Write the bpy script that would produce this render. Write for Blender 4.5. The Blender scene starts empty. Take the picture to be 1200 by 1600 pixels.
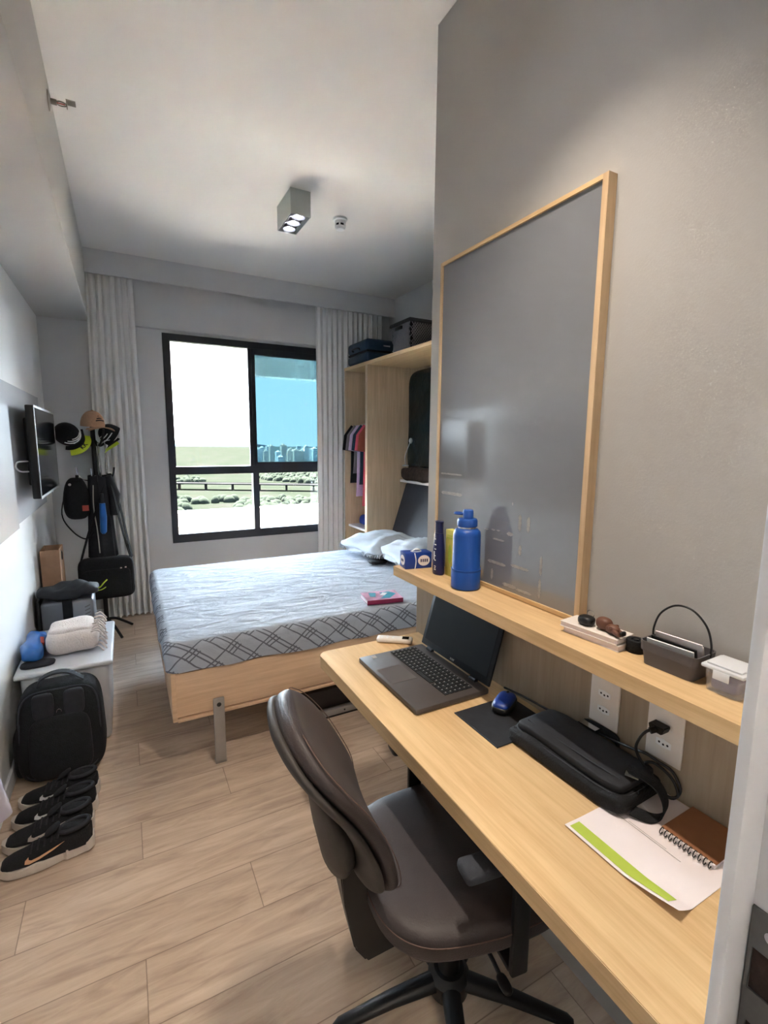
import bpy, bmesh, math, random
from mathutils import Vector, Matrix, Euler
random.seed(7)
S = bpy.context.scene
COL = S.collection
PI = math.pi
OFF = {}

# ------------------------------------------------------------------ materials
def newmat(name):
    m = bpy.data.materials.new(name); m.use_nodes = True
    nt = m.node_tree; b = nt.nodes['Principled BSDF']
    return m, nt, b

def lin(c):
    return tuple(((v/12.92) if v <= .04045 else ((v+.055)/1.055)**2.4) for v in (x/255 for x in c)) + (1,)

def mat(name, rgb, rough=.6, metal=0, spec=.5, var=.06, scale=30, bump=0, bscale=None, stretch=None, coat=0, trans=0, alpha=1, ior=1.45, sheen=0):
    m, nt, b = newmat(name)
    c = lin(rgb)
    b.inputs['Base Color'].default_value = c
    b.inputs['Roughness'].default_value = rough
    b.inputs['Metallic'].default_value = metal
    b.inputs['Specular IOR Level'].default_value = spec
    b.inputs['IOR'].default_value = ior
    if coat: b.inputs['Coat Weight'].default_value = coat
    if sheen: b.inputs['Sheen Weight'].default_value = sheen
    if trans: b.inputs['Transmission Weight'].default_value = trans
    if alpha < 1: b.inputs['Alpha'].default_value = alpha
    tc = nt.nodes.new('ShaderNodeTexCoord'); mp = nt.nodes.new('ShaderNodeMapping')
    nt.links.new(tc.outputs['Object'], mp.inputs['Vector'])
    if stretch: mp.inputs['Scale'].default_value = stretch
    if var:
        n = nt.nodes.new('ShaderNodeTexNoise'); n.inputs['Scale'].default_value = scale; n.inputs['Detail'].default_value = 4
        nt.links.new(mp.outputs[0], n.inputs['Vector'])
        r = nt.nodes.new('ShaderNodeValToRGB')
        r.color_ramp.elements[0].position = .3; r.color_ramp.elements[1].position = .7
        r.color_ramp.elements[0].color = tuple(v*(1-var) for v in c[:3])+(1,)
        r.color_ramp.elements[1].color = tuple(min(1, v*(1+var)) for v in c[:3])+(1,)
        nt.links.new(n.outputs['Fac'], r.inputs['Fac']); nt.links.new(r.outputs['Color'], b.inputs['Base Color'])
    if bump:
        n2 = nt.nodes.new('ShaderNodeTexNoise'); n2.inputs['Scale'].default_value = bscale or scale; n2.inputs['Detail'].default_value = 5
        nt.links.new(mp.outputs[0], n2.inputs['Vector'])
        bp = nt.nodes.new('ShaderNodeBump'); bp.inputs['Strength'].default_value = bump; bp.inputs['Distance'].default_value = .01
        nt.links.new(n2.outputs['Fac'], bp.inputs['Height']); nt.links.new(bp.outputs[0], b.inputs['Normal'])
    return m

def wood(name, c1, c2, axis='y', rough=.45, scale=1.0):
    m, nt, b = newmat(name)
    tc = nt.nodes.new('ShaderNodeTexCoord'); mp = nt.nodes.new('ShaderNodeMapping')
    nt.links.new(tc.outputs['Object'], mp.inputs['Vector'])
    k = {'x': (1.2, 22, 22), 'y': (22, 1.2, 22), 'z': (22, 22, 1.2)}[axis]
    mp.inputs['Scale'].default_value = tuple(v*scale for v in k)
    n = nt.nodes.new('ShaderNodeTexNoise'); n.inputs['Scale'].default_value = 2.2; n.inputs['Detail'].default_value = 8; n.inputs['Roughness'].default_value = .65; n.inputs['Distortion'].default_value = .4
    nt.links.new(mp.outputs[0], n.inputs['Vector'])
    r = nt.nodes.new('ShaderNodeValToRGB')
    r.color_ramp.elements[0].position = .32; r.color_ramp.elements[1].position = .68
    r.color_ramp.elements[0].color = lin(c1); r.color_ramp.elements[1].color = lin(c2)
    nt.links.new(n.outputs['Fac'], r.inputs['Fac']); nt.links.new(r.outputs['Color'], b.inputs['Base Color'])
    b.inputs['Roughness'].default_value = rough; b.inputs['Specular IOR Level'].default_value = .35
    bp = nt.nodes.new('ShaderNodeBump'); bp.inputs['Strength'].default_value = .08; bp.inputs['Distance'].default_value = .003
    nt.links.new(n.outputs['Fac'], bp.inputs['Height']); nt.links.new(bp.outputs[0], b.inputs['Normal'])
    return m

def emit(name, rgb, strength):
    m, nt, b = newmat(name)
    b.inputs['Base Color'].default_value = lin(rgb)
    b.inputs['Emission Color'].default_value = lin(rgb); b.inputs['Emission Strength'].default_value = strength
    return m

class Nd:
    """tiny math-node helper"""
    def __init__(s, nt): s.nt = nt
    def m(s, op, a, b=None, c=None):
        n = s.nt.nodes.new('ShaderNodeMath'); n.operation = op
        for i, v in enumerate((a, b, c)):
            if v is None: continue
            if isinstance(v, (int, float)): n.inputs[i].default_value = v
            else: s.nt.links.new(v, n.inputs[i])
        return n.outputs[0]
    def mix(s, f, a, b, mode='MIX'):
        n = s.nt.nodes.new('ShaderNodeMix'); n.data_type = 'RGBA'; n.blend_type = mode
        for sock, v in ((n.inputs[0], f), (n.inputs[6], a), (n.inputs[7], b)):
            if isinstance(v, (int, float)): sock.default_value = v
            elif isinstance(v, tuple): sock.default_value = v
            else: s.nt.links.new(v, sock)
        return n.outputs[2]

def plank_mat():
    m, nt, b = newmat('plank_floor'); N = Nd(nt)
    g = nt.nodes.new('ShaderNodeNewGeometry'); sp = nt.nodes.new('ShaderNodeSeparateXYZ')
    nt.links.new(g.outputs['Position'], sp.inputs[0]); x, y = sp.outputs[0], sp.outputs[1]
    W, L = .192, 1.03
    ry = N.m('DIVIDE', N.m('SUBTRACT', y, 1.388), W)
    row = N.m('FLOOR', ry); fy = N.m('FRACT', ry)
    # joints: row 0 at .315, row 1 at -.37, row 2 at -.03, repeating
    ux = N.m('DIVIDE', N.m('ADD', N.m('SUBTRACT', x, .315), N.m('MULTIPLY', row, .685)), L)
    colm = N.m('FLOOR', ux); fx = N.m('FRACT', ux)
    ey = N.m('MULTIPLY', N.m('MINIMUM', fy, N.m('SUBTRACT', 1, fy)), W)
    ex = N.m('MULTIPLY', N.m('MINIMUM', fx, N.m('SUBTRACT', 1, fx)), L)
    e = N.m('MINIMUM', ex, ey)
    gap = N.m('SUBTRACT', 1, N.m('SMOOTH_MIN', N.m('DIVIDE', e, .0022), 1, .1))
    gap = N.m('MAXIMUM', gap, 0)
    wn = nt.nodes.new('ShaderNodeTexWhiteNoise'); wn.noise_dimensions = '2D'
    cb = nt.nodes.new('ShaderNodeCombineXYZ'); nt.links.new(row, cb.inputs[0]); nt.links.new(colm, cb.inputs[1])
    nt.links.new(cb.outputs[0], wn.inputs['Vector'])
    cb2 = nt.nodes.new('ShaderNodeCombineXYZ')
    nt.links.new(N.m('MULTIPLY', x, 2.2), cb2.inputs[0]); nt.links.new(N.m('MULTIPLY', y, 15), cb2.inputs[1]); nt.links.new(N.m('MULTIPLY', wn.outputs['Value'], 31), cb2.inputs[2])
    n1 = nt.nodes.new('ShaderNodeTexNoise'); n1.inputs['Scale'].default_value = 1.6; n1.inputs['Detail'].default_value = 9; n1.inputs['Roughness'].default_value = .62; n1.inputs['Distortion'].default_value = .8
    nt.links.new(cb2.outputs[0], n1.inputs['Vector'])
    r = nt.nodes.new('ShaderNodeValToRGB'); cr = r.color_ramp
    cr.elements[0].position = .28; cr.elements[0].color = lin((158, 136, 118))
    cr.elements[1].position = .74; cr.elements[1].color = lin((208, 188, 168))
    el = cr.elements.new(.5); el.color = lin((188, 166, 145))
    nt.links.new(n1.outputs['Fac'], r.inputs['Fac'])
    tone = N.m('ADD', .92, N.m('MULTIPLY', wn.outputs['Value'], .14))
    c = N.mix(1.0, r.outputs['Color'], (1, 1, 1, 1), 'MULTIPLY')
    hs = nt.nodes.new('ShaderNodeHueSaturation'); nt.links.new(c, hs.inputs['Color']); nt.links.new(tone, hs.inputs['Value'])
    c = N.mix(N.m('MULTIPLY', gap, .75), hs.outputs['Color'], lin((88, 70, 58)))
    nt.links.new(c, b.inputs['Base Color'])
    b.inputs['Roughness'].default_value = .42; b.inputs['Specular IOR Level'].default_value = .4
    bp = nt.nodes.new('ShaderNodeBump'); bp.inputs['Strength'].default_value = .25; bp.inputs['Distance'].default_value = .002
    nt.links.new(N.m('SUBTRACT', N.m('MULTIPLY', n1.outputs['Fac'], .5), gap), bp.inputs['Height']); nt.links.new(bp.outputs[0], b.inputs['Normal'])
    return m

def sheet_mat(name, linestrength, wr=.5):
    m, nt, b = newmat(name); N = Nd(nt)
    tc = nt.nodes.new('ShaderNodeTexCoord'); sp = nt.nodes.new('ShaderNodeSeparateXYZ')
    wv = nt.nodes.new('ShaderNodeTexNoise'); wv.inputs['Scale'].default_value = 5
    nt.links.new(tc.outputs['Object'], wv.inputs['Vector'])
    ad = nt.nodes.new('ShaderNodeVectorMath'); ad.operation = 'MULTIPLY_ADD'
    ad.inputs[1].default_value = (.03, .03, .03)
    nt.links.new(wv.outputs['Color'], ad.inputs[0]); nt.links.new(tc.outputs['Object'], ad.inputs[2])
    nt.links.new(ad.outputs[0], sp.inputs[0])
    x, y, z = sp.outputs
    s = N.m('ADD', y, N.m('MULTIPLY', z, 1.25)); P = .185
    A = N.m('FRACT', N.m('DIVIDE', N.m('ADD', x, s), P)); B = N.m('FRACT', N.m('DIVIDE', N.m('SUBTRACT', x, s), P))
    def lines(v, ps, w):
        o = None
        for p in ps:
            l = N.m('LESS_THAN', N.m('ABSOLUTE', N.m('SUBTRACT', v, p)), w)
            o = l if o is None else N.m('MAXIMUM', o, l)
        return o
    inA = N.m('MULTIPLY', N.m('GREATER_THAN', A, .30), N.m('LESS_THAN', A, .72))
    LB = N.m('MULTIPLY', lines(B, (.2, .36, .52), .028), N.m('SUBTRACT', 1, N.m('MULTIPLY', inA, N.m('GREATER_THAN', B, .28))))
    LA = lines(A, (.08, .24, .76), .028)
    L = N.m('MULTIPLY', N.m('MAXIMUM', LA, LB), linestrength)
    nt.links.new(N.mix(L, lin((166, 173, 184)), lin((84, 84, 92))), b.inputs['Base Color'])
    b.inputs['Roughness'].default_value = .85; b.inputs['Specular IOR Level'].default_value = .2
    mp = nt.nodes.new('ShaderNodeMapping'); mp.inputs['Scale'].default_value = (1.0, 2.6, 1.6); mp.inputs['Rotation'].default_value = (0, 0, -.45)
    nt.links.new(tc.outputs['Object'], mp.inputs['Vector'])
    n = nt.nodes.new('ShaderNodeTexNoise'); n.inputs['Scale'].default_value = 4.5; n.inputs['Detail'].default_value = 5; n.inputs['Distortion'].default_value = 1.1
    nt.links.new(mp.outputs[0], n.inputs['Vector'])
    bp = nt.nodes.new('ShaderNodeBump'); bp.inputs['Strength'].default_value = wr; bp.inputs['Distance'].default_value = .05
    nt.links.new(n.outputs['Fac'], bp.inputs['Height']); nt.links.new(bp.outputs[0], b.inputs['Normal'])
    return m

M = {}
M['wall_grey'] = mat('painted_grey_wall', (172, 169, 165), .7, var=.02, scale=3, bump=.05, bscale=180)
M['wall_dark'] = mat('painted_dark_grey_wall', (196, 196, 198), .7, var=.02, scale=3, bump=.05, bscale=180)
M['wall_white'] = mat('painted_white_wall', (226, 226, 226), .65, var=.015, scale=3, bump=.04, bscale=160)
M['ceiling'] = mat('ceiling_paint', (224, 221, 217), .85, var=.01, scale=2)
M['beam'] = mat('beam_paint', (190, 187, 183), .8, var=.01, scale=2)
M['white_trim'] = mat('white_trim', (228, 230, 236), .4, var=.01)
M['jamb'] = mat('jamb_paint', (206, 208, 212), .5, var=.02)
M['floor'] = plank_mat()
M['oak'] = wood('light_oak_laminate', (196, 161, 116), (220, 189, 143), 'y', .42)
M['oak_z'] = wood('oak_laminate_upright', (192, 168, 138), (214, 190, 160), 'z', .5)
M['oak_x'] = wood('oak_laminate_long', (196, 160, 124), (220, 184, 148), 'x', .5)
M['oak_front'] = wood('oak_bed_front', (198, 164, 132), (220, 188, 156), 'x', .5)
M['oak_frame'] = wood('oak_frame', (186, 156, 120), (210, 182, 146), 'z', .5)
M['panel'] = wood('beige_back_panel', (150, 134, 114), (166, 150, 130), 'z', .6)
M['black_al'] = mat('black_aluminium', (30, 32, 40), .4, .2, var=.03)
M['black_pl'] = mat('black_plastic', (17, 18, 20), .45, var=.05)
M['black_gloss'] = mat('black_gloss', (8, 9, 11), .12, var=.02)
M['black_fab'] = mat('black_fabric', (19, 20, 23), .9, var=.25, scale=60, bump=.3, bscale=220)
M['black_fab2'] = mat('black_fabric_smooth', (30, 31, 36), .75, var=.2, scale=30, bump=.4, bscale=12)
M['charcoal'] = mat('charcoal_fabric', (52, 54, 60), .85, var=.1, scale=60, bump=.2, bscale=200)
M['leather'] = mat('dark_brown_leather', (58, 50, 49), .5, var=.08, scale=20, bump=.12, bscale=260, spec=.45)
M['leather_dk'] = mat('darker_brown_leather', (44, 37, 36), .48, var=.08, scale=20, bump=.12, bscale=260)
M['shell'] = mat('chair_shell_vinyl', (58, 53, 49), .6, var=.06, bump=.06, bscale=200)
M['thread'] = mat('brown_thread', (98, 78, 70), .8)
M['chrome'] = mat('chrome', (200, 200, 205), .18, 1, var=0)
M['steel'] = mat('brushed_steel', (150, 150, 150), .4, .9, var=.1, scale=8, stretch=(1, 1, 30))
M['steel_dk'] = mat('dull_dark_steel', (104, 104, 104), .5, .7, var=.2, scale=22)
M['greymetal'] = mat('grey_painted_metal', (158, 152, 146), .5, .25, var=.04)
M['curtain'] = mat('grey_curtain_fabric', (224, 224, 224), .95, var=.04, scale=80, stretch=(1, 1, .1), bump=.15, bscale=300, sheen=.2)
M['sheet_top'] = sheet_mat('white_sheet_glare_faded_pattern', .13, .38)  # lattice lines faded on top, glare wash-out painted into the print
M['sheet_side'] = sheet_mat('white_sheet_lattice_pattern', .85, .25)
M['pillow'] = mat('pillow_cotton', (176, 184, 194), .9, var=.02, scale=9, bump=.6, bscale=9, stretch=(1, 1, 1))
M['white'] = mat('white_plastic', (232, 232, 232), .35, var=.01)
M['offwhite'] = mat('offwhite_plastic', (222, 214, 206), .4, var=.01)
M['paper'] = mat('white_paper', (232, 222, 222), .8, var=.01)
M['glassgrey'] = mat('grey_glass_board', (122, 124, 128), .10, var=.015, scale=4, spec=.8, coat=1.0)
M['tape'] = mat('tape_residue', (158, 156, 152), .7, var=.2, scale=90)
M['blue'] = mat('cobalt_blue_powdercoat', (20, 72, 150), .42, var=.02)
M['navy'] = mat('navy_plastic', (16, 24, 78), .3, var=.02)
M['tissblue'] = mat('blue_card', (22, 58, 140), .4, var=.05)
M['laptop'] = mat('dark_grey_laptop', (70, 64, 62), .45, var=.03, scale=60)
M['laptop_dk'] = mat('touchpad_grey', (84, 78, 76), .4, var=.02)
M['screen'] = mat('laptop_screen_matte', (8, 12, 16), .42, spec=.2, var=.02)
M['screenframe'] = mat('screen_frame_black', (24, 28, 34), .5, spec=.25, var=.02)
M['key'] = mat('key_black', (18, 18, 20), .5, var=0)
M['legend'] = mat('key_legend_grey', (170, 165, 160), .5, var=0)
M['yellow'] = mat('yellow_green_card', (196, 188, 92), .6, var=.05)
M['lime'] = mat('lime_green_print', (172, 190, 72), .7, var=.03)
M['neon'] = mat('neon_yellow', (205, 225, 60), .6, var=.03)
M['brown'] = mat('brown_kraft_cover', (142, 94, 62), .7, var=.06)
M['kraft'] = mat('kraft_paper', (176, 140, 112), .8, var=.06)
M['figure'] = mat('brown_rubber_figure', (98, 62, 46), .55, var=.08)
M['basket'] = mat('dark_grey_plastic', (86, 82, 84), .5, var=.02)
M['clear'] = mat('frosted_clear_plastic', (232, 234, 238), .28, alpha=.2, var=0)
M['clearlid'] = mat('milky_lid_plastic', (232, 234, 238), .3, alpha=.72, var=0)
M['indigo'] = mat('indigo_contents', (66, 60, 118), .7, var=.3, scale=60)
M['silver'] = mat('silver_hard_case', (128, 131, 138), .35, .35, var=.06, scale=6)
M['towel'] = mat('cream_towel', (222, 210, 204), .95, var=.04, scale=120, bump=.5, bscale=140)
M['bluebag'] = mat('shiny_blue_bag', (30, 96, 170), .3, var=.2, scale=12)
M['redbit'] = mat('red_accent', (160, 60, 50), .6)
M['storage'] = mat('milky_plastic', (206, 208, 214), .4, var=.02)
M['sole'] = mat('cream_sole', (200, 190, 180), .7, var=.06)
M['shoe'] = mat('black_shoe_mesh', (20, 21, 24), .85, var=.2, scale=150, bump=.4, bscale=300)
M['gold'] = mat('rose_gold_mark', (222, 176, 138), .4, .2, var=.05)
M['tan'] = mat('tan_cap_cotton', (190, 150, 122), .9, var=.06, scale=80)
M['teal'] = mat('petrol_blue_case', (26, 52, 74), .4, var=.06, bump=.2, bscale=40)
M['garment'] = mat('dark_petrol_glossy_plastic', (14, 36, 44), .18, var=.3, scale=6, bump=1.0, bscale=7)
M['weave'] = mat('dark_resin_basket', (42, 40, 44), .5, var=.1)
M['browncloth'] = mat('dark_brown_cloth', (50, 36, 32), .9, var=.4, scale=30, bump=.8, bscale=30)
M['rust'] = mat('rust_cotton', (150, 78, 60), .9); M['denim'] = mat('slate_blue_cotton', (40, 62, 84), .9)
M['pink'] = mat('coral_pink_cotton', (214, 92, 110), .9); M['lilac'] = mat('lilac_white_cotton', (196, 176, 208), .9)
M['greycloth'] = mat('grey_cotton', (120, 116, 122), .9)
M['bluecloth'] = mat('royal_blue_cotton', (30, 60, 150), .9, var=.1)
M['lavender'] = mat('pale_lavender_cloth', (222, 216, 232), .9, bump=.3, bscale=12, var=.03)
M['sprink'] = mat('aged_brass_grey', (128, 122, 112), .4, .7)
M['led'] = emit('led_disc', (246, 248, 255), .19)
M['lampwhite'] = mat('lamp_grey_housing', (176, 182, 180), .5, var=.02)
M['reflector'] = mat('lamp_reflector', (120, 120, 126), .3, .5, var=0)
M['panelwhite'] = mat('white_laquer_panel', (206, 208, 214), .22, var=.01)
M['tvshade'] = mat('tv_shade_grey', (126, 128, 134), .35, var=.02)
M['bookcov'] = mat('book_cover_print', (190, 140, 164), .4, var=.5, scale=14)
M['bookspine'] = mat('book_spine_crimson', (120, 22, 60), .5)
M['cyan'] = mat('teal_print', (60, 150, 170), .4, var=.2, scale=20)
M['slate_panel'] = mat('dark_slate_panel', (62, 64, 72), .7, var=.06)
M['concrete'] = mat('balcony_white_render', (205, 208, 210), .8, var=.02)

M['tile'] = mat('pale_balcony_tile', (244, 234, 220), .7, var=.03)
M['parapet'] = mat('blue_grey_parapet_paint', (148, 141, 136), .8, var=.03)
MATTE = []
def glass(name, rgb):
    m, nt, b = newmat(name)
    nt.nodes.remove(b)
    out = nt.nodes['Material Output']
    t = nt.nodes.new('ShaderNodeBsdfTransparent'); t.inputs[0].default_value = rgb + (1,)
    g = nt.nodes.new('ShaderNodeBsdfGlossy'); g.inputs['Roughness'].default_value = .02
    f = nt.nodes.new('ShaderNodeFresnel'); f.inputs['IOR'].default_value = 1.35
    x = nt.nodes.new('ShaderNodeMixShader')
    nt.links.new(f.outputs[0], x.inputs[0]); nt.links.new(t.outputs[0], x.inputs[1]); nt.links.new(g.outputs[0], x.inputs[2]); nt.links.new(x.outputs[0], out.inputs[0])
    return m
M['pane'] = glass('clear_window_glass', (.93, .95, .96))
M['tint'] = glass('blue_tinted_window_glass', (.086, .124, .136))

for k_ in ('land', 'canopy', 'road', 'parapet', 'concrete', 'tower', 'tower2', 'sea'): MATTE.append(k_)
# ------------------------------------------------------------------ mesh builder
class MB:
    def __init__(s): s.bm = bmesh.new()
    def _merge(s, b, mtx=None, mi=0):
        if mtx is not None: bmesh.ops.transform(b, matrix=mtx, verts=b.verts)
        mp = {}
        for v in b.verts: mp[v] = s.bm.verts.new(v.co)
        for f in b.faces:
            try:
                nf = s.bm.faces.new([mp[v] for v in f.verts]); nf.material_index = mi
            except ValueError: pass
        b.free()
        return s
    def box(s, x0, x1, y0, y1, z0, z1, bev=0, seg=2, rot=None, mi=0, taper=None, mtx=None):
        b = bmesh.new(); bmesh.ops.create_cube(b, size=1)
        sx, sy, sz = x1-x0, y1-y0, z1-z0
        for v in b.verts:
            k = 1
            if taper and v.co.z < 0: k = taper
            v.co = Vector((v.co.x*sx*k, v.co.y*sy*k, v.co.z*sz))
        if bev: bmesh.ops.bevel(b, geom=b.edges[:], offset=min(bev, .49*min(abs(sx), abs(sy), abs(sz))), segments=seg, affect='EDGES', profile=.5)
        c = Matrix.Translation(((x0+x1)/2, (y0+y1)/2, (z0+z1)/2))
        if rot: c = c @ Euler(rot).to_matrix().to_4x4()
        if mtx is not None: c = mtx @ c
        return s._merge(b, c, mi)
    def cyl(s, p0, p1, r0, r1=None, n=20, mi=0, cap=True):
        r1 = r0 if r1 is None else r1
        return s.loft([(p0, r0), (p1, r1)], n, mi, cap)
    def loft(s, rings, n=20, mi=0, cap=True, closed=False):
        pts = [Vector(p) for p, r in rings]; b = bmesh.new(); R = []
        N = len(pts); up = None
        for i, (p, r) in enumerate(rings):
            if closed: d = pts[(i+1) % N]-pts[i-1]
            else: d = pts[min(i+1, N-1)]-pts[max(i-1, 0)]
            if d.length < 1e-9: d = Vector((0, 0, 1))
            d.normalize()
            if up is None:
                up = Vector((0, 0, 1)) if abs(d.z) < .9 else Vector((1, 0, 0))
            a = (up - d*up.dot(d)).normalized(); c = d.cross(a); up = a
            rr = r if isinstance(r, tuple) else (r, r)
            R.append([b.verts.new(pts[i]+a*math.cos(t)*rr[0]+c*math.sin(t)*rr[1]) for t in [2*PI*k/n for k in range(n)]])
        for i in range(N if closed else N-1):
            A, B = R[i], R[(i+1) % N]
            for k in range(n): b.faces.new([A[k], A[(k+1) % n], B[(k+1) % n], B[k]])
        if cap and not closed:
            b.faces.new(R[0][::-1]); b.faces.new(R[-1])
        return s._merge(b, None, mi)
    def tube(s, path, r, n=10, smooth=0, closed=False, mi=0):
        p = [Vector(q) for q in path]
        if smooth: p = crv(p, smooth, closed)
        return s.loft([(q, r) for q in p], n, mi, True, closed)
    def lathe(s, prof, c=(0, 0, 0), n=32, mi=0, mtx=None):
        b = bmesh.new(); R = []
        for r, z in prof:
            if r < 1e-6: R.append([b.verts.new((0, 0, z))])
            else: R.append([b.verts.new((r*math.cos(2*PI*k/n), r*math.sin(2*PI*k/n), z)) for k in range(n)])
        for A, B in zip(R, R[1:]):
            if len(A) == 1 and len(B) == 1: continue
            for k in range(n):
                if len(A) == 1: b.faces.new([A[0], B[(k+1) % n], B[k]])
                elif len(B) == 1: b.faces.new([A[k], A[(k+1) % n], B[0]])
                else: b.faces.new([A[k], A[(k+1) % n], B[(k+1) % n], B[k]])
        t = Matrix.Translation(c)
        if mtx is not None: t = t @ mtx
        return s._merge(b, t, mi)
    def prism(s, pts, h0, h1, mtx=None, bev=0, mi=0):
        b = bmesh.new()
        A = [b.verts.new((x, y, h0)) for x, y in pts]; B = [b.verts.new((x, y, h1)) for x, y in pts]
        n = len(pts)
        b.faces.new(A[::-1]); b.faces.new(B)
        for k in range(n): b.faces.new([A[k], A[(k+1) % n], B[(k+1) % n], B[k]])
        if bev: bmesh.ops.bevel(b, geom=[e for e in b.edges], offset=bev, segments=2, affect='EDGES')
        return s._merge(b, mtx, mi)
    def sq(s, c, dims, e1=.5, e2=.5, nu=24, nv=48, fn=None, rot=None, mi=0):
        """superquadric cushion; fn(Vector)->Vector deform in local space"""
        b = bmesh.new(); f = lambda v, e: math.copysign(abs(v)**e, v); R = []
        for i in range(nu+1):
            u = -PI/2+PI*i/nu
            ring = []
            for j in range(nv):
                w = -PI+2*PI*j/nv
                p = Vector((dims[0]*f(math.cos(u), e1)*f(math.cos(w), e2), dims[1]*f(math.cos(u), e1)*f(math.sin(w), e2), dims[2]*f(math.sin(u), e1)))
                if fn: p = fn(p)
                ring.append(p)
                if i in (0, nu): break
            R.append([b.verts.new(q) for q in ring])
        for A, B in zip(R, R[1:]):
            for k in range(nv):
                if len(A) == 1: b.faces.new([A[0], B[(k+1) % nv], B[k]])
                elif len(B) == 1: b.faces.new([A[k], A[(k+1) % nv], B[0]])
                else: b.faces.new([A[k], A[(k+1) % nv], B[(k+1) % nv], B[k]])
        t = Matrix.Translation(c)
        if rot: t = t @ Euler(rot).to_matrix().to_4x4()
        return s._merge(b, t, mi)
    def grid(s, fn, nu, nv, th=0, mi=0, wrapu=False):
        """surface fn(u,v); th = thickness closes it into a solid along normals"""
        b = bmesh.new(); V = []
        for i in range(nu+1): V.append([b.verts.new(fn(i/nu, j/nv)) for j in range(nv+1)])
        for i in range(nu):
            for j in range(nv): b.faces.new([V[i][j], V[i+1][j], V[i+1][j+1], V[i][j+1]])
        if th:
            bmesh.ops.recalc_face_normals(b, faces=b.faces[:])
            bmesh.ops.solidify(b, geom=b.faces[:], thickness=th)
        return s._merge(b, None, mi)
    def strap(s, path, w, th, side, smooth=0, mi=0):
        p = [Vector(q) for q in path]
        if smooth: p = crv(p, smooth)
        b = bmesh.new(); R = []; sd = Vector(side).normalized()
        for i, q in enumerate(p):
            d = (p[min(i+1, len(p)-1)]-p[max(i-1, 0)]).normalized(); n = d.cross(sd).normalized(); a = sd*w/2
            R.append([b.verts.new(q+a+n*th/2), b.verts.new(q-a+n*th/2), b.verts.new(q-a-n*th/2), b.verts.new(q+a-n*th/2)])
        for A, B in zip(R, R[1:]):
            for k in range(4): b.faces.new([A[k], A[(k+1) % 4], B[(k+1) % 4], B[k]])
        b.faces.new(R[0][::-1]); b.faces.new(R[-1])
        return s._merge(b, None, mi)
    def build(s, name, material, parent=None, smooth=35, xf=None):
        bm = s.bm
        bmesh.ops.recalc_face_normals(bm, faces=bm.faces[:])
        if xf is not None: bmesh.ops.transform(bm, matrix=xf, verts=bm.verts)
        if parent is not None and parent.name in OFF:
            bmesh.ops.translate(bm, vec=-OFF[parent.name], verts=bm.verts)
        for f in bm.faces: f.smooth = True
        a = math.radians(smooth)
        for e in bm.edges:
            if len(e.link_faces) != 2 or e.calc_face_angle(0) > a: e.smooth = False
        lo = Vector((min(v.co.x for v in bm.verts), min(v.co.y for v in bm.verts), min(v.co.z for v in bm.verts)))
        hi = Vector((max(v.co.x for v in bm.verts), max(v.co.y for v in bm.verts), max(v.co.z for v in bm.verts)))
        o0 = Vector(((lo.x+hi.x)/2, (lo.y+hi.y)/2, lo.z))
        bmesh.ops.translate(bm, vec=-o0, verts=bm.verts)
        me = bpy.data.meshes.new(name); bm.to_mesh(me); bm.free()
        for mm in (material if isinstance(material, (list, tuple)) else [material]): me.materials.append(M[mm] if isinstance(mm, str) else mm)
        o = bpy.data.objects.new(name, me); COL.objects.link(o); o.location = o0
        if parent is not None:
            o.parent = parent
            # sub-parts: the offset of a sub-part is that of its part
        acc = o0.copy()
        if parent is not None and parent.name in OFF: acc = OFF[parent.name]+o0
        OFF[o.name] = acc
        return o

def crv(p, k, closed=False):
    out = []; n = len(p)
    for i in range(n if closed else n-1):
        if closed: a, b, c, d = p[i-1], p[i], p[(i+1) % n], p[(i+2) % n]
        else: a, b, c, d = p[max(i-1, 0)], p[i], p[i+1], p[min(i+2, n-1)]
        for j in range(k):
            t = j/k
            out.append(.5*((2*b)+(c-a)*t+(2*a-5*b+4*c-d)*t*t+(3*b-a-3*c+d)*t**3))
    if not closed: out.append(p[-1].copy())
    return out

def tag(o, label, cat, group=None, kind=None):
    o['label'] = label; o['category'] = cat
    if group: o['group'] = group
    if kind: o['kind'] = kind
    return o
def struct(o, label=None):
    o['kind'] = 'structure'
    if label: o['label'] = label
    return o
def thing(name, label, cat, loc, rz=0, group=None):
    o = bpy.data.objects.new(name, None); COL.objects.link(o)
    o.location = loc; o.rotation_euler = (0, 0, rz); o.empty_display_size = .1
    tag(o, label, cat, group)
    return o
def wthing(name, label, cat, loc, group=None):
    """thing whose parts are given in world coordinates"""
    o = thing(name, label, cat, loc, 0, group); OFF[o.name] = Vector(loc); return o
def part(mb, name, m, p, **k): return mb.build(name, m, p, **k)

def text_mb(s, size, th, mtx, bold=0):
    cu = bpy.data.curves.new('t', 'FONT'); cu.body = s; cu.size = size; cu.extrude = th/2; cu.align_x = 'CENTER'; cu.align_y = 'CENTER'; cu.offset = bold
    o = bpy.data.objects.new('t', cu); COL.objects.link(o)
    me = bpy.data.meshes.new_from_object(o)
    mb = MB(); b = bmesh.new(); b.from_mesh(me); mb._merge(b, mtx)
    bpy.data.objects.remove(o); bpy.data.curves.remove(cu); bpy.data.meshes.remove(me)
    return mb

B = lambda *a, **k: MB().box(*a, **k)

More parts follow.
